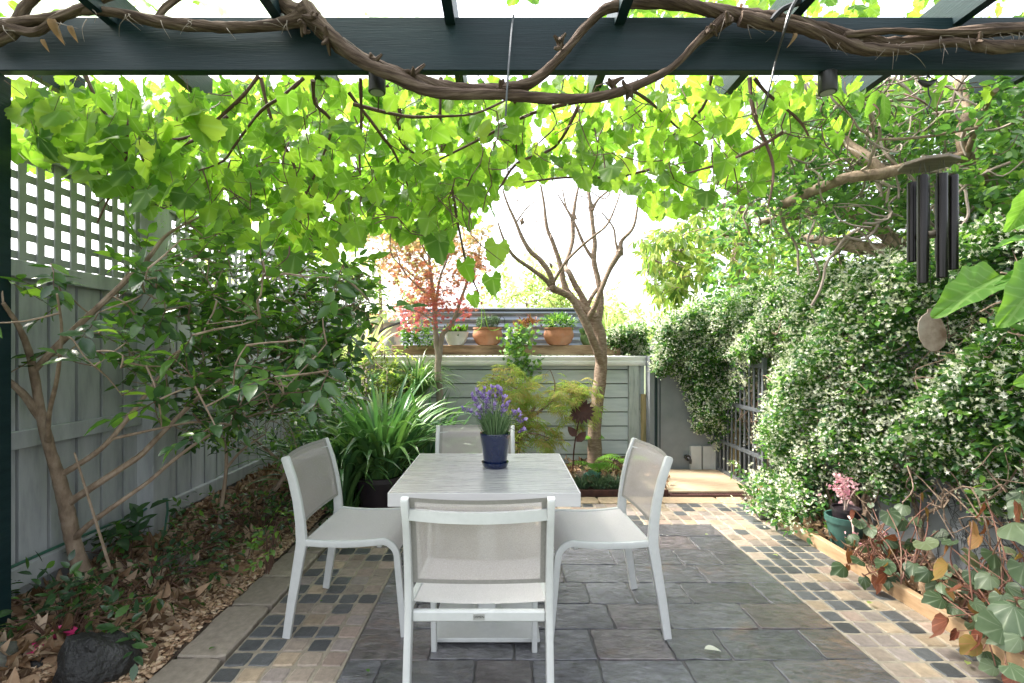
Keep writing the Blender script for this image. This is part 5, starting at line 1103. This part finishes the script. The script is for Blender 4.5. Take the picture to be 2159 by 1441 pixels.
chair['label'] = 'nearest white sling chair, its mesh back, taupe darkened as shade, turned to the camera'
# maker's plate on the rear rail
def text_mesh(name, s, size, loc, m, parent, ext=.0004):
    cu = bpy.data.curves.new(name, 'FONT'); cu.body = s; cu.size = size; cu.align_x = 'CENTER'; cu.align_y = 'CENTER'; cu.extrude = ext
    o = bpy.data.objects.new('tmp', cu); S.collection.objects.link(o); dg = bpy.context.evaluated_depsgraph_get(); me = bpy.data.meshes.new_from_object(o.evaluated_get(dg))
    bpy.data.objects.remove(o); me.materials.clear(); me.materials.append(m); r = bpy.data.objects.new(name, me); S.collection.objects.link(r); r.parent = parent; r.location = loc; r.rotation_euler = (PI/2, 0, 0); return r
copies = [('white sling chair on the left of the table, back to the garden bed', (-.755, 2.62, 0), -PI/2-.02), ('white sling chair on the right of the table, standing on the slate', (.49, 2.60, 0), PI/2+.06), ('far white sling chair behind the table, mostly hidden by it', (-.19, 3.08, 0), PI)]
for lb, loc, rz in copies:
    c = copy_tree(chair); c['label'] = lb; c.location = loc; c.rotation_euler = (0, 0, rz)
b = MB(); b.box((0, -.2185, .421), (.020, .0012, .0115), bev=.001); pl = b.build('maker_plate', M['plaque'], chair, local=True)
text_mesh('plate_lettering', 'OSMEN', .0115, (0, -.2203, .421), M['ink'], pl)

tb = thing('square_table', (-.084, 2.56, 0), 'square pale grey table of four planks on a pedestal with a white base plate', 'table')
M['plank'] = surf('grey_planks', [(.17, .17, .18), (.29, .29, .295), (.42, .42, .415)], (.16, .40), 4, (.8, 16, 16), .5, 10, .002)
M['plankedge'] = surf('pale_table_edge', [(.46, .45, .45), (.54, .53, .53)], (.35, .45), 5, (1, 6, 6), .1)
tx, ty = -.084, 2.56; hw = .411
b = MB()
for k in range(4): b.box((tx, ty-hw+.0025+(k+.5)*.2043, .741), (hw-.001, .1012, .009), bev=.0015)
b.build('tabletop', M['plank'], tb)
b = MB(); b.box((tx, ty-hw-.002, .7215), (hw+.003, .003, .0285)); b.box((tx, ty+hw+.002, .7215), (hw+.003, .003, .0285)); b.box((tx-hw-.002, ty, .7215), (.003, hw-.001, .0285)); b.box((tx+hw+.002, ty, .7215), (.003, hw-.001, .0285)); b.box((tx, ty, .715), (hw-.004, hw-.004, .015)); b.build('table_edge', M['plankedge'], tb)
b = MB(); b.box((tx, ty, .365), (.045, .045, .335), bev=.006); b.box((tx, ty, .69), (.25, .25, .010), bev=.003); b.build('pedestal', M['white'], tb)
b = MB(); b.box((tx, ty, .022), (.252, .252, .010), bev=.004); b.box((tx, ty, .035), (.075, .075, .006), bev=.003); b.build('base_plate', M['white'], tb)
for sx in (-1, 1):
    for sy in (-1, 1):
        b = MB(); b.lathe((tx+sx*.21, ty+sy*.21, 0), [(0, 0), (.02, 0), (.022, .012), (0, .012)], 12); b.build('foot', M['black'], tb)

# lavender
px_, py_ = -.045, 2.63; z0 = .750
lv = thing('lavender_pot', (px_, py_, z0), 'lavender in purple flower in a glossy navy blue pot on the table', 'potted plant')
b = MB(); b.lathe((px_, py_, z0+.012), [(0, 0), (.058, 0), (.060, .004), (.079, .160), (.081, .166), (.080, .170), (.075, .170), (.073, .15), (0, .148)], 48); b.build('pot', M['bluepot'], lv, smooth='auto')
b = MB(); b.lathe((px_, py_, z0), [(0, 0), (.058, 0), (.066, .010), (.071, .026), (.072, .030), (.069, .030), (.064, .022), (.06, .014), (0, .014)], 48); b.build('saucer', M['bluepot'], lv, smooth='auto')
b = MB(); b.lathe((px_, py_, z0+.15), [(0, 0), (.073, 0), (.06, .008), (0, .010)], 20); b.build('potting_soil', M['soil'], lv, smooth='auto')
blades('leaves', (px_, py_, z0+.155), 620, .07, .17, .0036, M['lav'], lv, .62, .15, .055, seg=4)
fs = MB(); heads = []
HD = [(1035, 838), (1010, 832), (1022, 828), (1058, 830), (1047, 845), (1063, 845), (1008, 850), (1030, 858), (1045, 862), (1060, 865), (1016, 868), (1070, 862), (1025, 845), (1052, 828), (1040, 826), (1018, 840), (1033, 848), (1062, 875), (1012, 862), (1000, 842),
      (982, 868), (997, 872), (1083, 878), (1095, 884), (1102, 890), (1100, 910), (1070, 856), (1045, 880), (1090, 872), (1012, 880), (1028, 870)]
for (a, c) in HD:
    q = P(a-2, c-2, py_+rng.uniform(-.06, .05)); r = np.array([px_+rng.normal(0, .025), py_+rng.normal(0, .025), z0+.2]); fs.tube([r, (r+q)/2+[0, 0, .015], q-[0, 0, .02]], .0011, 4, 3, cap=False); heads.append((q, norm(q-r+np.array([0, 0, .06]))))
fs.build('flower_stalks', M['lav'], lv)
hp, hf, hn, hs_, ht = [], [], [], [], []
for q, dd in heads:
    for k in range(34):
        o = norm(np.cross(dd, rng.normal(0, 1, 3))); hp.append(q+dd*rng.uniform(-.017, .014)+o*.003); hf.append(norm(o+dd*.6)); hn.append(rng.normal(0, 1, 3)); hs_.append(rng.uniform(.007, .010)); ht.append(rng.uniform(0, .35))
    for k in range(5):
        hp.append(q+dd*.012); hf.append(norm(dd+rng.normal(0, .45, 3))); hn.append(rng.normal(0, 1, 3)); hs_.append(rng.uniform(.018, .028)); ht.append(rng.uniform(.55, 1))
cloud('flowers', [ell_tmpl(.3, .3, .2)], hp, hf, hn, hs_, M['lavflower'], lv, ht)

# wind chime
k = 2.222/F; cx = (1957-CX)*k; cy = 2.222
wc = thing('wind_chime', (cx, cy, BZ0), 'wind chime of dark metal tubes hanging from the beam at right', 'wind chime')
def zz(py): return H-(py-CY)*k
b = MB(); b.tube([(cx, cy, BZ0), (cx, cy, BZ0-.02)], .003, 6, 1); b.tube([(cx+.008*math.cos(a), cy, BZ0-.02+.008*math.sin(a)) for a in np.linspace(0, 6, 9)], .002, 5, 1)
b.tube([(cx-.045, cy, zz(170)), (cx-.02, cy, zz(176)), (cx, cy, zz(178)), (cx+.025, cy, zz(172)), (cx+.04, cy, zz(168))], [.004, .012, .014, .009, .002], 10, 4)
b.tube([(cx, cy, zz(180)), (cx+.002, cy, zz(198)), (cx+.012, cy, zz(210)), (cx+.004, cy, zz(222)), (cx-.006, cy, zz(230)), (cx, cy, zz(238))], .003, 6, 5)
for j in range(5): b.lathe((cx, cy, zz(240+j*5)), [(0, -.004), (.006, 0), (0, .004)], 8)
b.build('hook', M['black'], wc, smooth='auto')
b = MB()
for s in (-1, 0, 1): b.tube([(cx, cy, zz(258)), (cx+s*.095, cy+abs(s)*.02, zz(338))], .0008, 4, 1)
b.build('cord', M['black'], wc)
b = MB(); b.lathe((cx, cy, zz(350)), [(0, 0), (.105, 0), (.108, .003), (.108, .013), (.105, .015), (0, .015)], 8); b.build('top_disc', M['chimewood'], wc, smooth='auto')
for j, (dx, dy, bot) in enumerate(((-.063, -.045, 600), (.004, -.065, 590), (.068, -.045, 572), (.098, .05, 545), (.035, .065, 560), (-.03, .05, 548))):
    top = zz(378); b = MB(); x, y = cx+dx, cy+dy; rr = .0205; b.lathe((x, y, zz(bot)), [(rr*.8, 0.003), (rr, 0), (rr, top-zz(bot)), (rr*.85, top-zz(bot)), (rr*.8, .003)], 24); tu = b.build('tube', M['chime'], wc, smooth='auto')
    b = MB(); b.tube([(x-rr, y, top-.01), (x-rr*.3, y, zz(350)), (x+rr*.3, y, zz(350)), (x+rr, y, top-.01)], .0008, 4, 1); b.build('tube_cord', M['black'], wc)
b = MB(); b.lathe((cx+.01, cy, zz(500)), [(0, 0), (.04, 0), (.045, .006), (.045, .014), (.04, .02), (0, .02)], 20); b.build('striker', M['chimewood'], wc, smooth='auto')
b = MB(); b.tube([(cx+.005, cy, zz(350)), (cx+.012, cy, zz(655))], .0009, 4, 1); b.build('sail_cord', M['black'], wc)
sx_ = (1965-CX)*k; out = [(-.004, .185), (.016, .170), (.042, .135), (.062, .09), (.066, .055), (.055, .02), (.03, -.002), (-.005, -.008), (-.035, .012), (-.056, .05), (-.064, .09), (-.060, .125), (-.045, .15), (-.022, .165), (-.018, .182)]
b = MB(); n = len(out); z_ = zz(738); V = [(sx_+x, cy-.002, z_+z) for x, z in out]+[(sx_+x, cy+.002, z_+z) for x, z in out]; b.add(V, [tuple(range(n)), tuple(range(2*n-1, n-1, -1))]+[(i, i+n, (i+1) % n+n, (i+1) % n) for i in range(n)]); b.build('sail', M['sail'], wc)

# ================================================================== SMALL THINGS IN THE BEDS
fl = thing('metal_flower', tuple(P(1215, 985, 4.85)), 'rusty metal flower on a stake with two leaves beside the forked tree trunk', 'garden ornament')
b = MB(); b.tube(PP([(1208, 990, 4.85), (1210, 950, 4.85), (1216, 910, 4.85), (1222, 880, 4.85)]), .007, 6, 4); b.build('stake', M['rust'], fl)
c = P(1226, 868, 4.83); n = 16; pc, pf = [], []
for ring, (cnt, l) in enumerate(((16, .125), (14, .085))):
    for k in range(cnt): a = 2*PI*(k+.5*ring)/cnt; pc.append(c+np.array([0, -.012*ring, 0])); pf.append((math.cos(a), -.12*ring, math.sin(a)*.9))
cloud('petals', [ell_tmpl(.17, .3, -.1)], pc, pf, [[0, -1, .1]]*len(pc), [.13]*16+[.085]*14, M['rust'], fl)
cloud('leaf', [ell_tmpl(.3, .3, .1)], PP([(1216, 921, 4.83)]), [[-.9, 0, 1]], [[0, -1, 0]], .13, M['rust'], fl); cloud('leaf', [ell_tmpl(.3, .3, .1)], PP([(1215, 932, 4.83)]), [[.9, 0, .9]], [[0, -1, 0]], .14, M['rust'], fl)
def mondo(x, y, lb): t = thing('mondo_grass', (x, y, .02), lb, 'grass clump', 'mondo grass along the back edging'); blades('blades', (x, y, .02), 210, .10, .20, .007, M['mondo'], t, .9, 1.2, .05, seg=5)
for px, lb in ((1180, 'leftmost tuft of dark mondo grass beside the table corner'), (1228, 'second tuft of mondo grass from the table corner'), (1262, 'third tuft of mondo grass, below the turquoise ornament'), (1296, 'rightmost tuft of mondo grass beside the right chair back')): mondo((px-CX)*4.83/F, 4.83, lb)
b = MB(); b.box((.55, 4.70, .02), (1.0, .012, .035), bev=.004); tag(b.build('steel_edging', M['rust']), 'low rusty steel strip edging the bed in front of the mondo grass', 'garden edging')
def ferny(px, py, d, n, l, lb):
    c = P(px, py, d); t = thing('fern', (c[0], c[1], .05), lb, 'fern', 'bright ferns under the forked tree'); pos, fw, nr = [], [], []; b = MB()
    for k in range(n):
        a = rng.uniform(0, 2*PI); o = np.array([math.cos(a), math.sin(a), 0]); q = np.array([c[0], c[1], c[2]-.05]); dd = norm(o+[0, 0, .9]); pth = [q.copy()]
        for j in range(12):
            q = q+dd*l/12; dd = norm(dd+[0, 0, -.13]); pth.append(q.copy()); s_ = norm(np.cross(dd, [0, 0, 1.]))
            for sg in (-1, 1): pos.append(q.copy()); fw.append(s_*sg+dd*.35); nr.append(np.array([0, 0, 1.]))
        b.tube(pth, .0022, 4, 1, cap=False)
    pos = np.array(pos); b.build('frond_ribs', M['fern'], t); cloud('fronds', [ell_tmpl(.13, .2, .3)], pos, fw, nr, np.tile(np.repeat(np.sin(np.linspace(.5, 2.95, 12)), 2), n)*.085, M['fern'], t)
ferny(1252, 975, 5.05, 9, .30, 'fern with bright fronds at the foot of the forked tree'); ferny(1315, 965, 5.2, 8, .30, 'fern behind the right chair back'); ferny(1240, 915, 5.5, 5, .2, 'small fern tucked behind the forked tree trunk')
b = MB(); c = P(1246, 1003, 4.98); b.tube([c+[-.085, 0, -.02], c+[-.05, 0, 0], c, c+[.05, 0, 0], c+[.1, 0, -.02]], [.008, .03, .05, .04, .012], 14, 5); b.tube([c+[.06, 0, 0], c+[.10, 0, .035]], [.02, .006], 6, 1); b.lathe(c+[.0, -.015, .035], [(.018, 0), (.028, 0), (.028, .02), (.018, .022), (.018, 0)], 14)
tag(b.build('fish_ornament', M['turq'], smooth='auto'), 'small turquoise glazed fish shaped ornament with a hole on top in the back bed', 'ornament')
# terracotta figure by the gate
t = thing('terracotta_figure', tuple(P(1604, 1062, 4.42)), 'little terracotta seated figure at the end of the drain grate beside the gate', 'figurine')
c = P(1604, 1060, 4.42); c[2] = 0.0
b = MB(); b.lathe(c, [(0, 0), (.062, 0), (.066, .015), (.055, .035), (.045, .055), (.040, .075), (.03, .095), (.018, .108), (0, .11)], 18, sq=.8)
b.tube([c+[-.03, -.03, .085], c+[-.052, -.045, .055], c+[-.02, -.06, .04]], [.013, .012, .009], 8, 3); b.tube([c+[.03, -.03, .085], c+[.052, -.045, .055], c+[.02, -.06, .04]], [.013, .012, .009], 8, 3)
b.tube([c+[-.02, -.03, .02], c+[-.05, -.06, .02], c+[-.01, -.075, .012]], [.02, .018, .012], 8, 3); b.tube([c+[.02, -.03, .02], c+[.055, -.055, .02], c+[.02, -.075, .012]], [.02, .018, .012], 8, 3); b.build('body', M['terracotta'], t, smooth='auto')
b = MB(); b.lathe(c+[0, -.005, .108], [(0, 0), (.014, 0), (.024, .015), (.027, .03), (.024, .045), (.014, .055), (0, .058)], 16); b.tube([c+[0, -.028, .14], c+[0, -.036, .132]], [.005, .004], 6, 1); b.build('head', M['terracotta'], t, smooth='auto')
b = MB()
for k in range(24): a = rng.uniform(0, 2*PI); q = c+[.022*math.cos(a), .018*math.sin(a)+.004, .145+rng.uniform(0, .022)]; b.lathe(q, [(0, -.009), (.009, 0), (0, .009)], 7)
b.build('curly_hair', M['terracotta'], t, smooth='auto')

# green pot with pink flowers
t = thing('pink_begonia_pot', (2.32, 3.42, .03), 'pink flowering plant in black pot inside a dark green pot by the right wall', 'potted plant')
c = np.array([2.34, 3.42, .03]); b = MB(); b.lathe(c, [(0, 0), (.085, 0), (.112, .165), (.122, .165), (.124, .205), (.110, .205), (.105, .17), (0, .16)], 32); b.build('outer_pot', M['greenpot'], t, smooth='auto')
b = MB(); b.lathe(c+[.008, 0, .15], [(0, 0), (.075, 0), (.086, .09), (.092, .09), (.092, .11), (.082, .11), (.08, .095), (0, .09)], 28); b.build('inner_pot', M['blackpot'], t, smooth='auto')
b = MB(); st0 = c+[-.02, -.03, .23]
b.tube([st0, st0+[-.02, -.03, .08], st0+[-.05, -.05, .16]], [.009, .007, .005], 7, 3); b.tube([st0, st0+[-.02, -.10, -.03], st0+[-.03, -.12, -.16]], [.009, .007, .005], 7, 3); b.tube([st0, st0+[.03, 0, .1], st0+[.07, -.02, .18]], .004, 6, 3); b.build('stems', M['pinkwall'], t, smooth='auto')
q = np.concatenate([rng.normal(0, 1, (170, 3))*[.038, .03, .045]+(c+[-.07, -.08, .42]), rng.normal(0, 1, (50, 3))*[.03, .02, .02]+(c+[.05, -.3, .14]), rng.normal(0, 1, (40, 3))*.016+(c+[-.05, -.16, .10])]); n = len(q); cloud('flowers', [round_tmpl(3, 0, .5)], q, rdir(n), rdir(n), rng.uniform(.014, .026, n), M['pinkpetal'], t)

# begonias
def begonia(name, lb, spots, msize, nred, base):
    t = thing(name, (base[0], base[1], .05), lb, 'begonia'); b = MB(); pos, fw, nr, sc, ti = [], [], [], [], []
    for s_ in list(spots)+[(q[0]+rng.normal(16, 20), q[1]+rng.normal(-2, 22), q[2]+rng.uniform(-.02, .2), rng.uniform(.06, .11)) for q in spots for _ in (0, 1)]:
        q = P(s_[0], s_[1], s_[2]); pos.append(q); sc.append(s_[3] if len(s_) > 3 else rng.uniform(*msize)); o = np.array([rng.normal(-.4, .5), rng.normal(-.4, .3), rng.uniform(-.9, .1)]); fw.append(o); nr.append(np.array([-.5, -.7, .8])+rng.normal(0, .35, 3)); ti.append(rng.beta(1.5, 2.5))
        r = np.array([base[0]+rng.normal(0, .08), base[1]+rng.normal(0, .12), .05]); b.tube([r, (r+q)/2+[rng.normal(0, .03), 0, .05], q], [.004, .0035, .0022], 6, 4, cap=False)
    pos, fw, nr, sc, ti = map(np.array, (pos, fw, nr, sc, ti)); red = rng.random(len(pos)) < nred+.1; sc = sc*rng.uniform(.65, 1.05, len(sc))
    cloud('leaves', BEG, pos[~red], fw[~red], nr[~red], sc[~red], M['begonia'], t, ti[~red]); cloud('rusty_leaves', BEG, pos[red], fw[red]+[.2, 0, -.6], nr[red]*[-1, .3, .3], sc[red]*.9, M['rusty_leaf'], t); b.build('stems', M['bstem'], t, smooth='auto')
begonia('begonia', 'silver green begonia clump right of the green pot', [(1810, 1095, 3.05), (1870, 1075, 3.0, .12), (1905, 1095, 2.95), (1835, 1135, 2.95, .13), (1895, 1135, 2.9, .12), (1945, 1140, 2.85, .14), (1790, 1160, 2.95), (1815, 1180, 2.85), (1860, 1180, 2.8, .13), (1925, 1185, 2.8), (1850, 1215, 2.8), (1800, 1140, 3), (1880, 1155, 2.9), (1955, 1070, 2.9), (1900, 1210, 2.8), (1830, 1110, 3), (1870, 1200, 2.75), (1780, 1190, 2.9), (1820, 1215, 2.8)], (.09, .13), .28, (2.3, 2.92))
begonia('begonia', 'large sprawling begonia with broad pale leaves in the bottom right corner', [(2010, 1140, 2.5), (2080, 1065, 2.35, .14), (2050, 1100, 2.4), (2130, 1100, 2.2, .16), (2150, 1180, 2.15, .14), (2000, 1185, 2.5, .13), (2045, 1200, 2.4), (2090, 1210, 2.3, .12), (2030, 1235, 2.35), (1980, 1225, 2.5), (2000, 1300, 2.25, .13), (2045, 1310, 2.2, .12), (2140, 1270, 2.0, .15), (2120, 1320, 2.0, .13), (2060, 1350, 2.1), (2060, 1270, 2.25), (2110, 1250, 2.2), (1960, 1200, 2.6), (2090, 1160, 2.35), (2030, 1165, 2.45), (2120, 1400, 1.9, .11), (2155, 1340, 1.95, .13), (1990, 1260, 2.4), (2090, 1300, 2.15, .12), (2150, 1060, 2.2, .13), (2020, 1330, 2.2, .1)], (.10, .13), .22, (2.36, 2.3))
b = MB()                        # wiry stems low on the right wall
for k in range(120):
    q = [np.array([2.6+rng.normal(0, .02), rng.uniform(1.8, 3.0), rng.uniform(.15, .8)])]
    for j in range(5): q.append(q[-1]+[rng.normal(0, .015), rng.normal(0, .07), rng.normal(0, .07)])
    b.tube(q, .0016, 4, 4, cap=False)
tag(b.build('wiry_creeper', M['black']), 'dark wiry creeper stems on the grey wall behind the large begonia', 'creeper')

# mulch, fallen leaves, rocks
n = 15000; y = rng.uniform(1.6, 4.4, n); x = -1.47-rng.beta(1, 1.5, n)*.95; z = bedz(x, y)+rng.uniform(.0, .022, n)
tag(cloud('wood_mulch', CHIP, np.stack([x, y, z], 1), rdir(n, (0, 0, 0))*[1, 1, .3], rdir(n, (0, 0, 1.2), .5), rng.uniform(.012, .036, n), M['chips'], None, None, smooth=False), 'tan wood chip mulch over the left garden bed', 'mulch', kind='stuff')
n = 2700; y = rng.uniform(1.6, 5.2, n); x = -1.5-rng.beta(1.6, 1.0, n)*.93; z = bedz(x, y)+rng.uniform(.015, .05, n)
tag(cloud('leaf_litter', [ell_tmpl(.28, .7, .9, 7), ell_tmpl(.33, -.8, -.8, 7), round_tmpl(8, .3, .9)], np.stack([x, y, z], 1), rdir(n)*[1, 1, .25], rdir(n, (0, 0, 1), .5), rng.uniform(.04, .10, n), M['deadleaf']), 'curled brown dead leaves lying over the left bed', 'leaf litter', kind='stuff')
n = 900; y = np.concatenate([rng.uniform(1.5, 4.2, 600), rng.uniform(4.8, 5.8, 300)]); x = np.concatenate([rng.uniform(2.22, 2.62, 600), rng.uniform(.4, 1.7, 300)]); z = np.concatenate([np.full(600, .07), np.full(300, .09)])+rng.uniform(0, .02, n)
tag(cloud('leaf_litter', [ell_tmpl(.28, .7, .9, 7), ell_tmpl(.33, -.8, -.8, 7)], np.stack([x, y, z], 1), rdir(n)*[1, 1, .25], rdir(n, (0, 0, 1), .5), rng.uniform(.03, .08, n), M['deadleaf']), 'brown dead leaves in the right and back beds', 'leaf litter', kind='stuff')
for k, (px, py, s_, r, lb) in enumerate(((520, 1150, .17, .2, 'large pale curled dead leaf on the mulch behind the left chair'), (1485, 1365, .075, 0, 'white dry leaf on the slate right of the table'), (490, 1180, .12, 1, 'brown curled leaf on the mulch near the stone edging'), (1830, 1270, .05, .5, 'small yellow leaf on the right setts by the timber edging'), (1640, 1170, .04, 2, 'small pale yellow leaf on the setts near the jasmine'),
    (2040, 1398, .045, .8, 'cream leaf beside the timber edging near the bottom right'), (2050, 1372+10, .035, 1.4, 'yellow green leaf by the cream leaf near the bottom right'), (440, 1366, .03, 1, 'dark green leaf on the stone edging at the bottom left'), (612, 1325, .03, 2, 'green leaf under the left chair front foot'), (778, 1413, .03, 2.2, 'small dark green leaf on the slate at the bottom'), (1487, 1125, .03, .3, 'tiny pale leaf on the far slate'), (675, 1265, .02, 1, 'tiny green leaf on the left setts'))):
    d = F*(H-.03)/(py-CY); q = P(px, py, d); q[2] = .022 if k not in (0, 2) else .10
    tag(cloud('fallen_leaf', [ell_tmpl(.26, .35, .25, 6)], [q], [[math.cos(r), math.sin(r), .1]], [[0, 0, 1]], s_, M['deadleaf'] if k in (0, 2) else M['petal'] if k == 1 else M['palebg'] if k in (4, 3, 6, 1, 5, 10) else M['camellia'], None, [.95 if k in (0, 2) else .5]), lb, 'leaf')
def rock(name, lb, c, h, m, cat='rock'):
    b = MB(); V = []; nu, nv = 26, 16
    for j in range(nv+1):
        th = PI*j/nv
        for i in range(nu):
            ph = 2*PI*i/nu; v = np.array([math.sin(th)*math.cos(ph), math.sin(th)*math.sin(ph), math.cos(th)])
            r = 1+.10*math.sin(3*v[0]+c[0]*9+2*v[1])+.09*math.sin(5*v[1]+4*v[2])+.06*math.sin(9*v[0]+7*v[2])+.03*math.sin(17*v[1]+13*v[0])-.12*max(0, v[0]*.6+v[2]*.8-.6)
            v = np.sign(v)*np.abs(v)**.85; V.append(np.array(c)+v*np.array(h)*r)
    Fc = [(j*nu+i, (j+1)*nu+i, (j+1)*nu+(i+1) % nu, j*nu+(i+1) % nu) for j in range(nv) for i in range(nu)]; b.add(V, Fc); tag(b.build(name, m, smooth=True), lb, cat)
rock('rock', 'big smooth black rock in the mulch at the bottom left', (-1.68, 2.06, .07), (.125, .11, .13), M['rock'])
rock('rock', 'mossy grey green rock in the bottom left corner', (-2.08, 2.02, .05), (.09, .10, .11), M['rockpale'])
rock('rock', 'small purplish stone between the two bottom left rocks', (-1.93, 2.05, .06), (.05, .04, .035), M['rock'])
rock('rock', 'pale rock under the jasmine clump at the end of the timber edging', (2.12, 4.06, .04), (.06, .06, .06), M['rockpale'])
rock('rock', 'small tan stone in the back bed beside the table corner', tuple(P(1195, 1005, 4.95)), (.05, .05, .035), M['sand'])
rock('rock', 'long flat stone half buried in the left bed mulch', (-1.95, 2.95, .10), (.16, .09, .05), M['rockpale'])
cloud_o = cloud('plastic_scrap', [ell_tmpl(.3, .4, .3)], [(-2.02, 2.2, .10), (-2.04, 2.12, .09)], [[1, .5, .2], [1, .1, .1]], [[0, -.5, 1]]*2, [.12, .09], M['pink'], None, [.5, .5]); tag(cloud_o, 'crumpled bright pink scrap among the leaves at the bottom left', 'scrap')
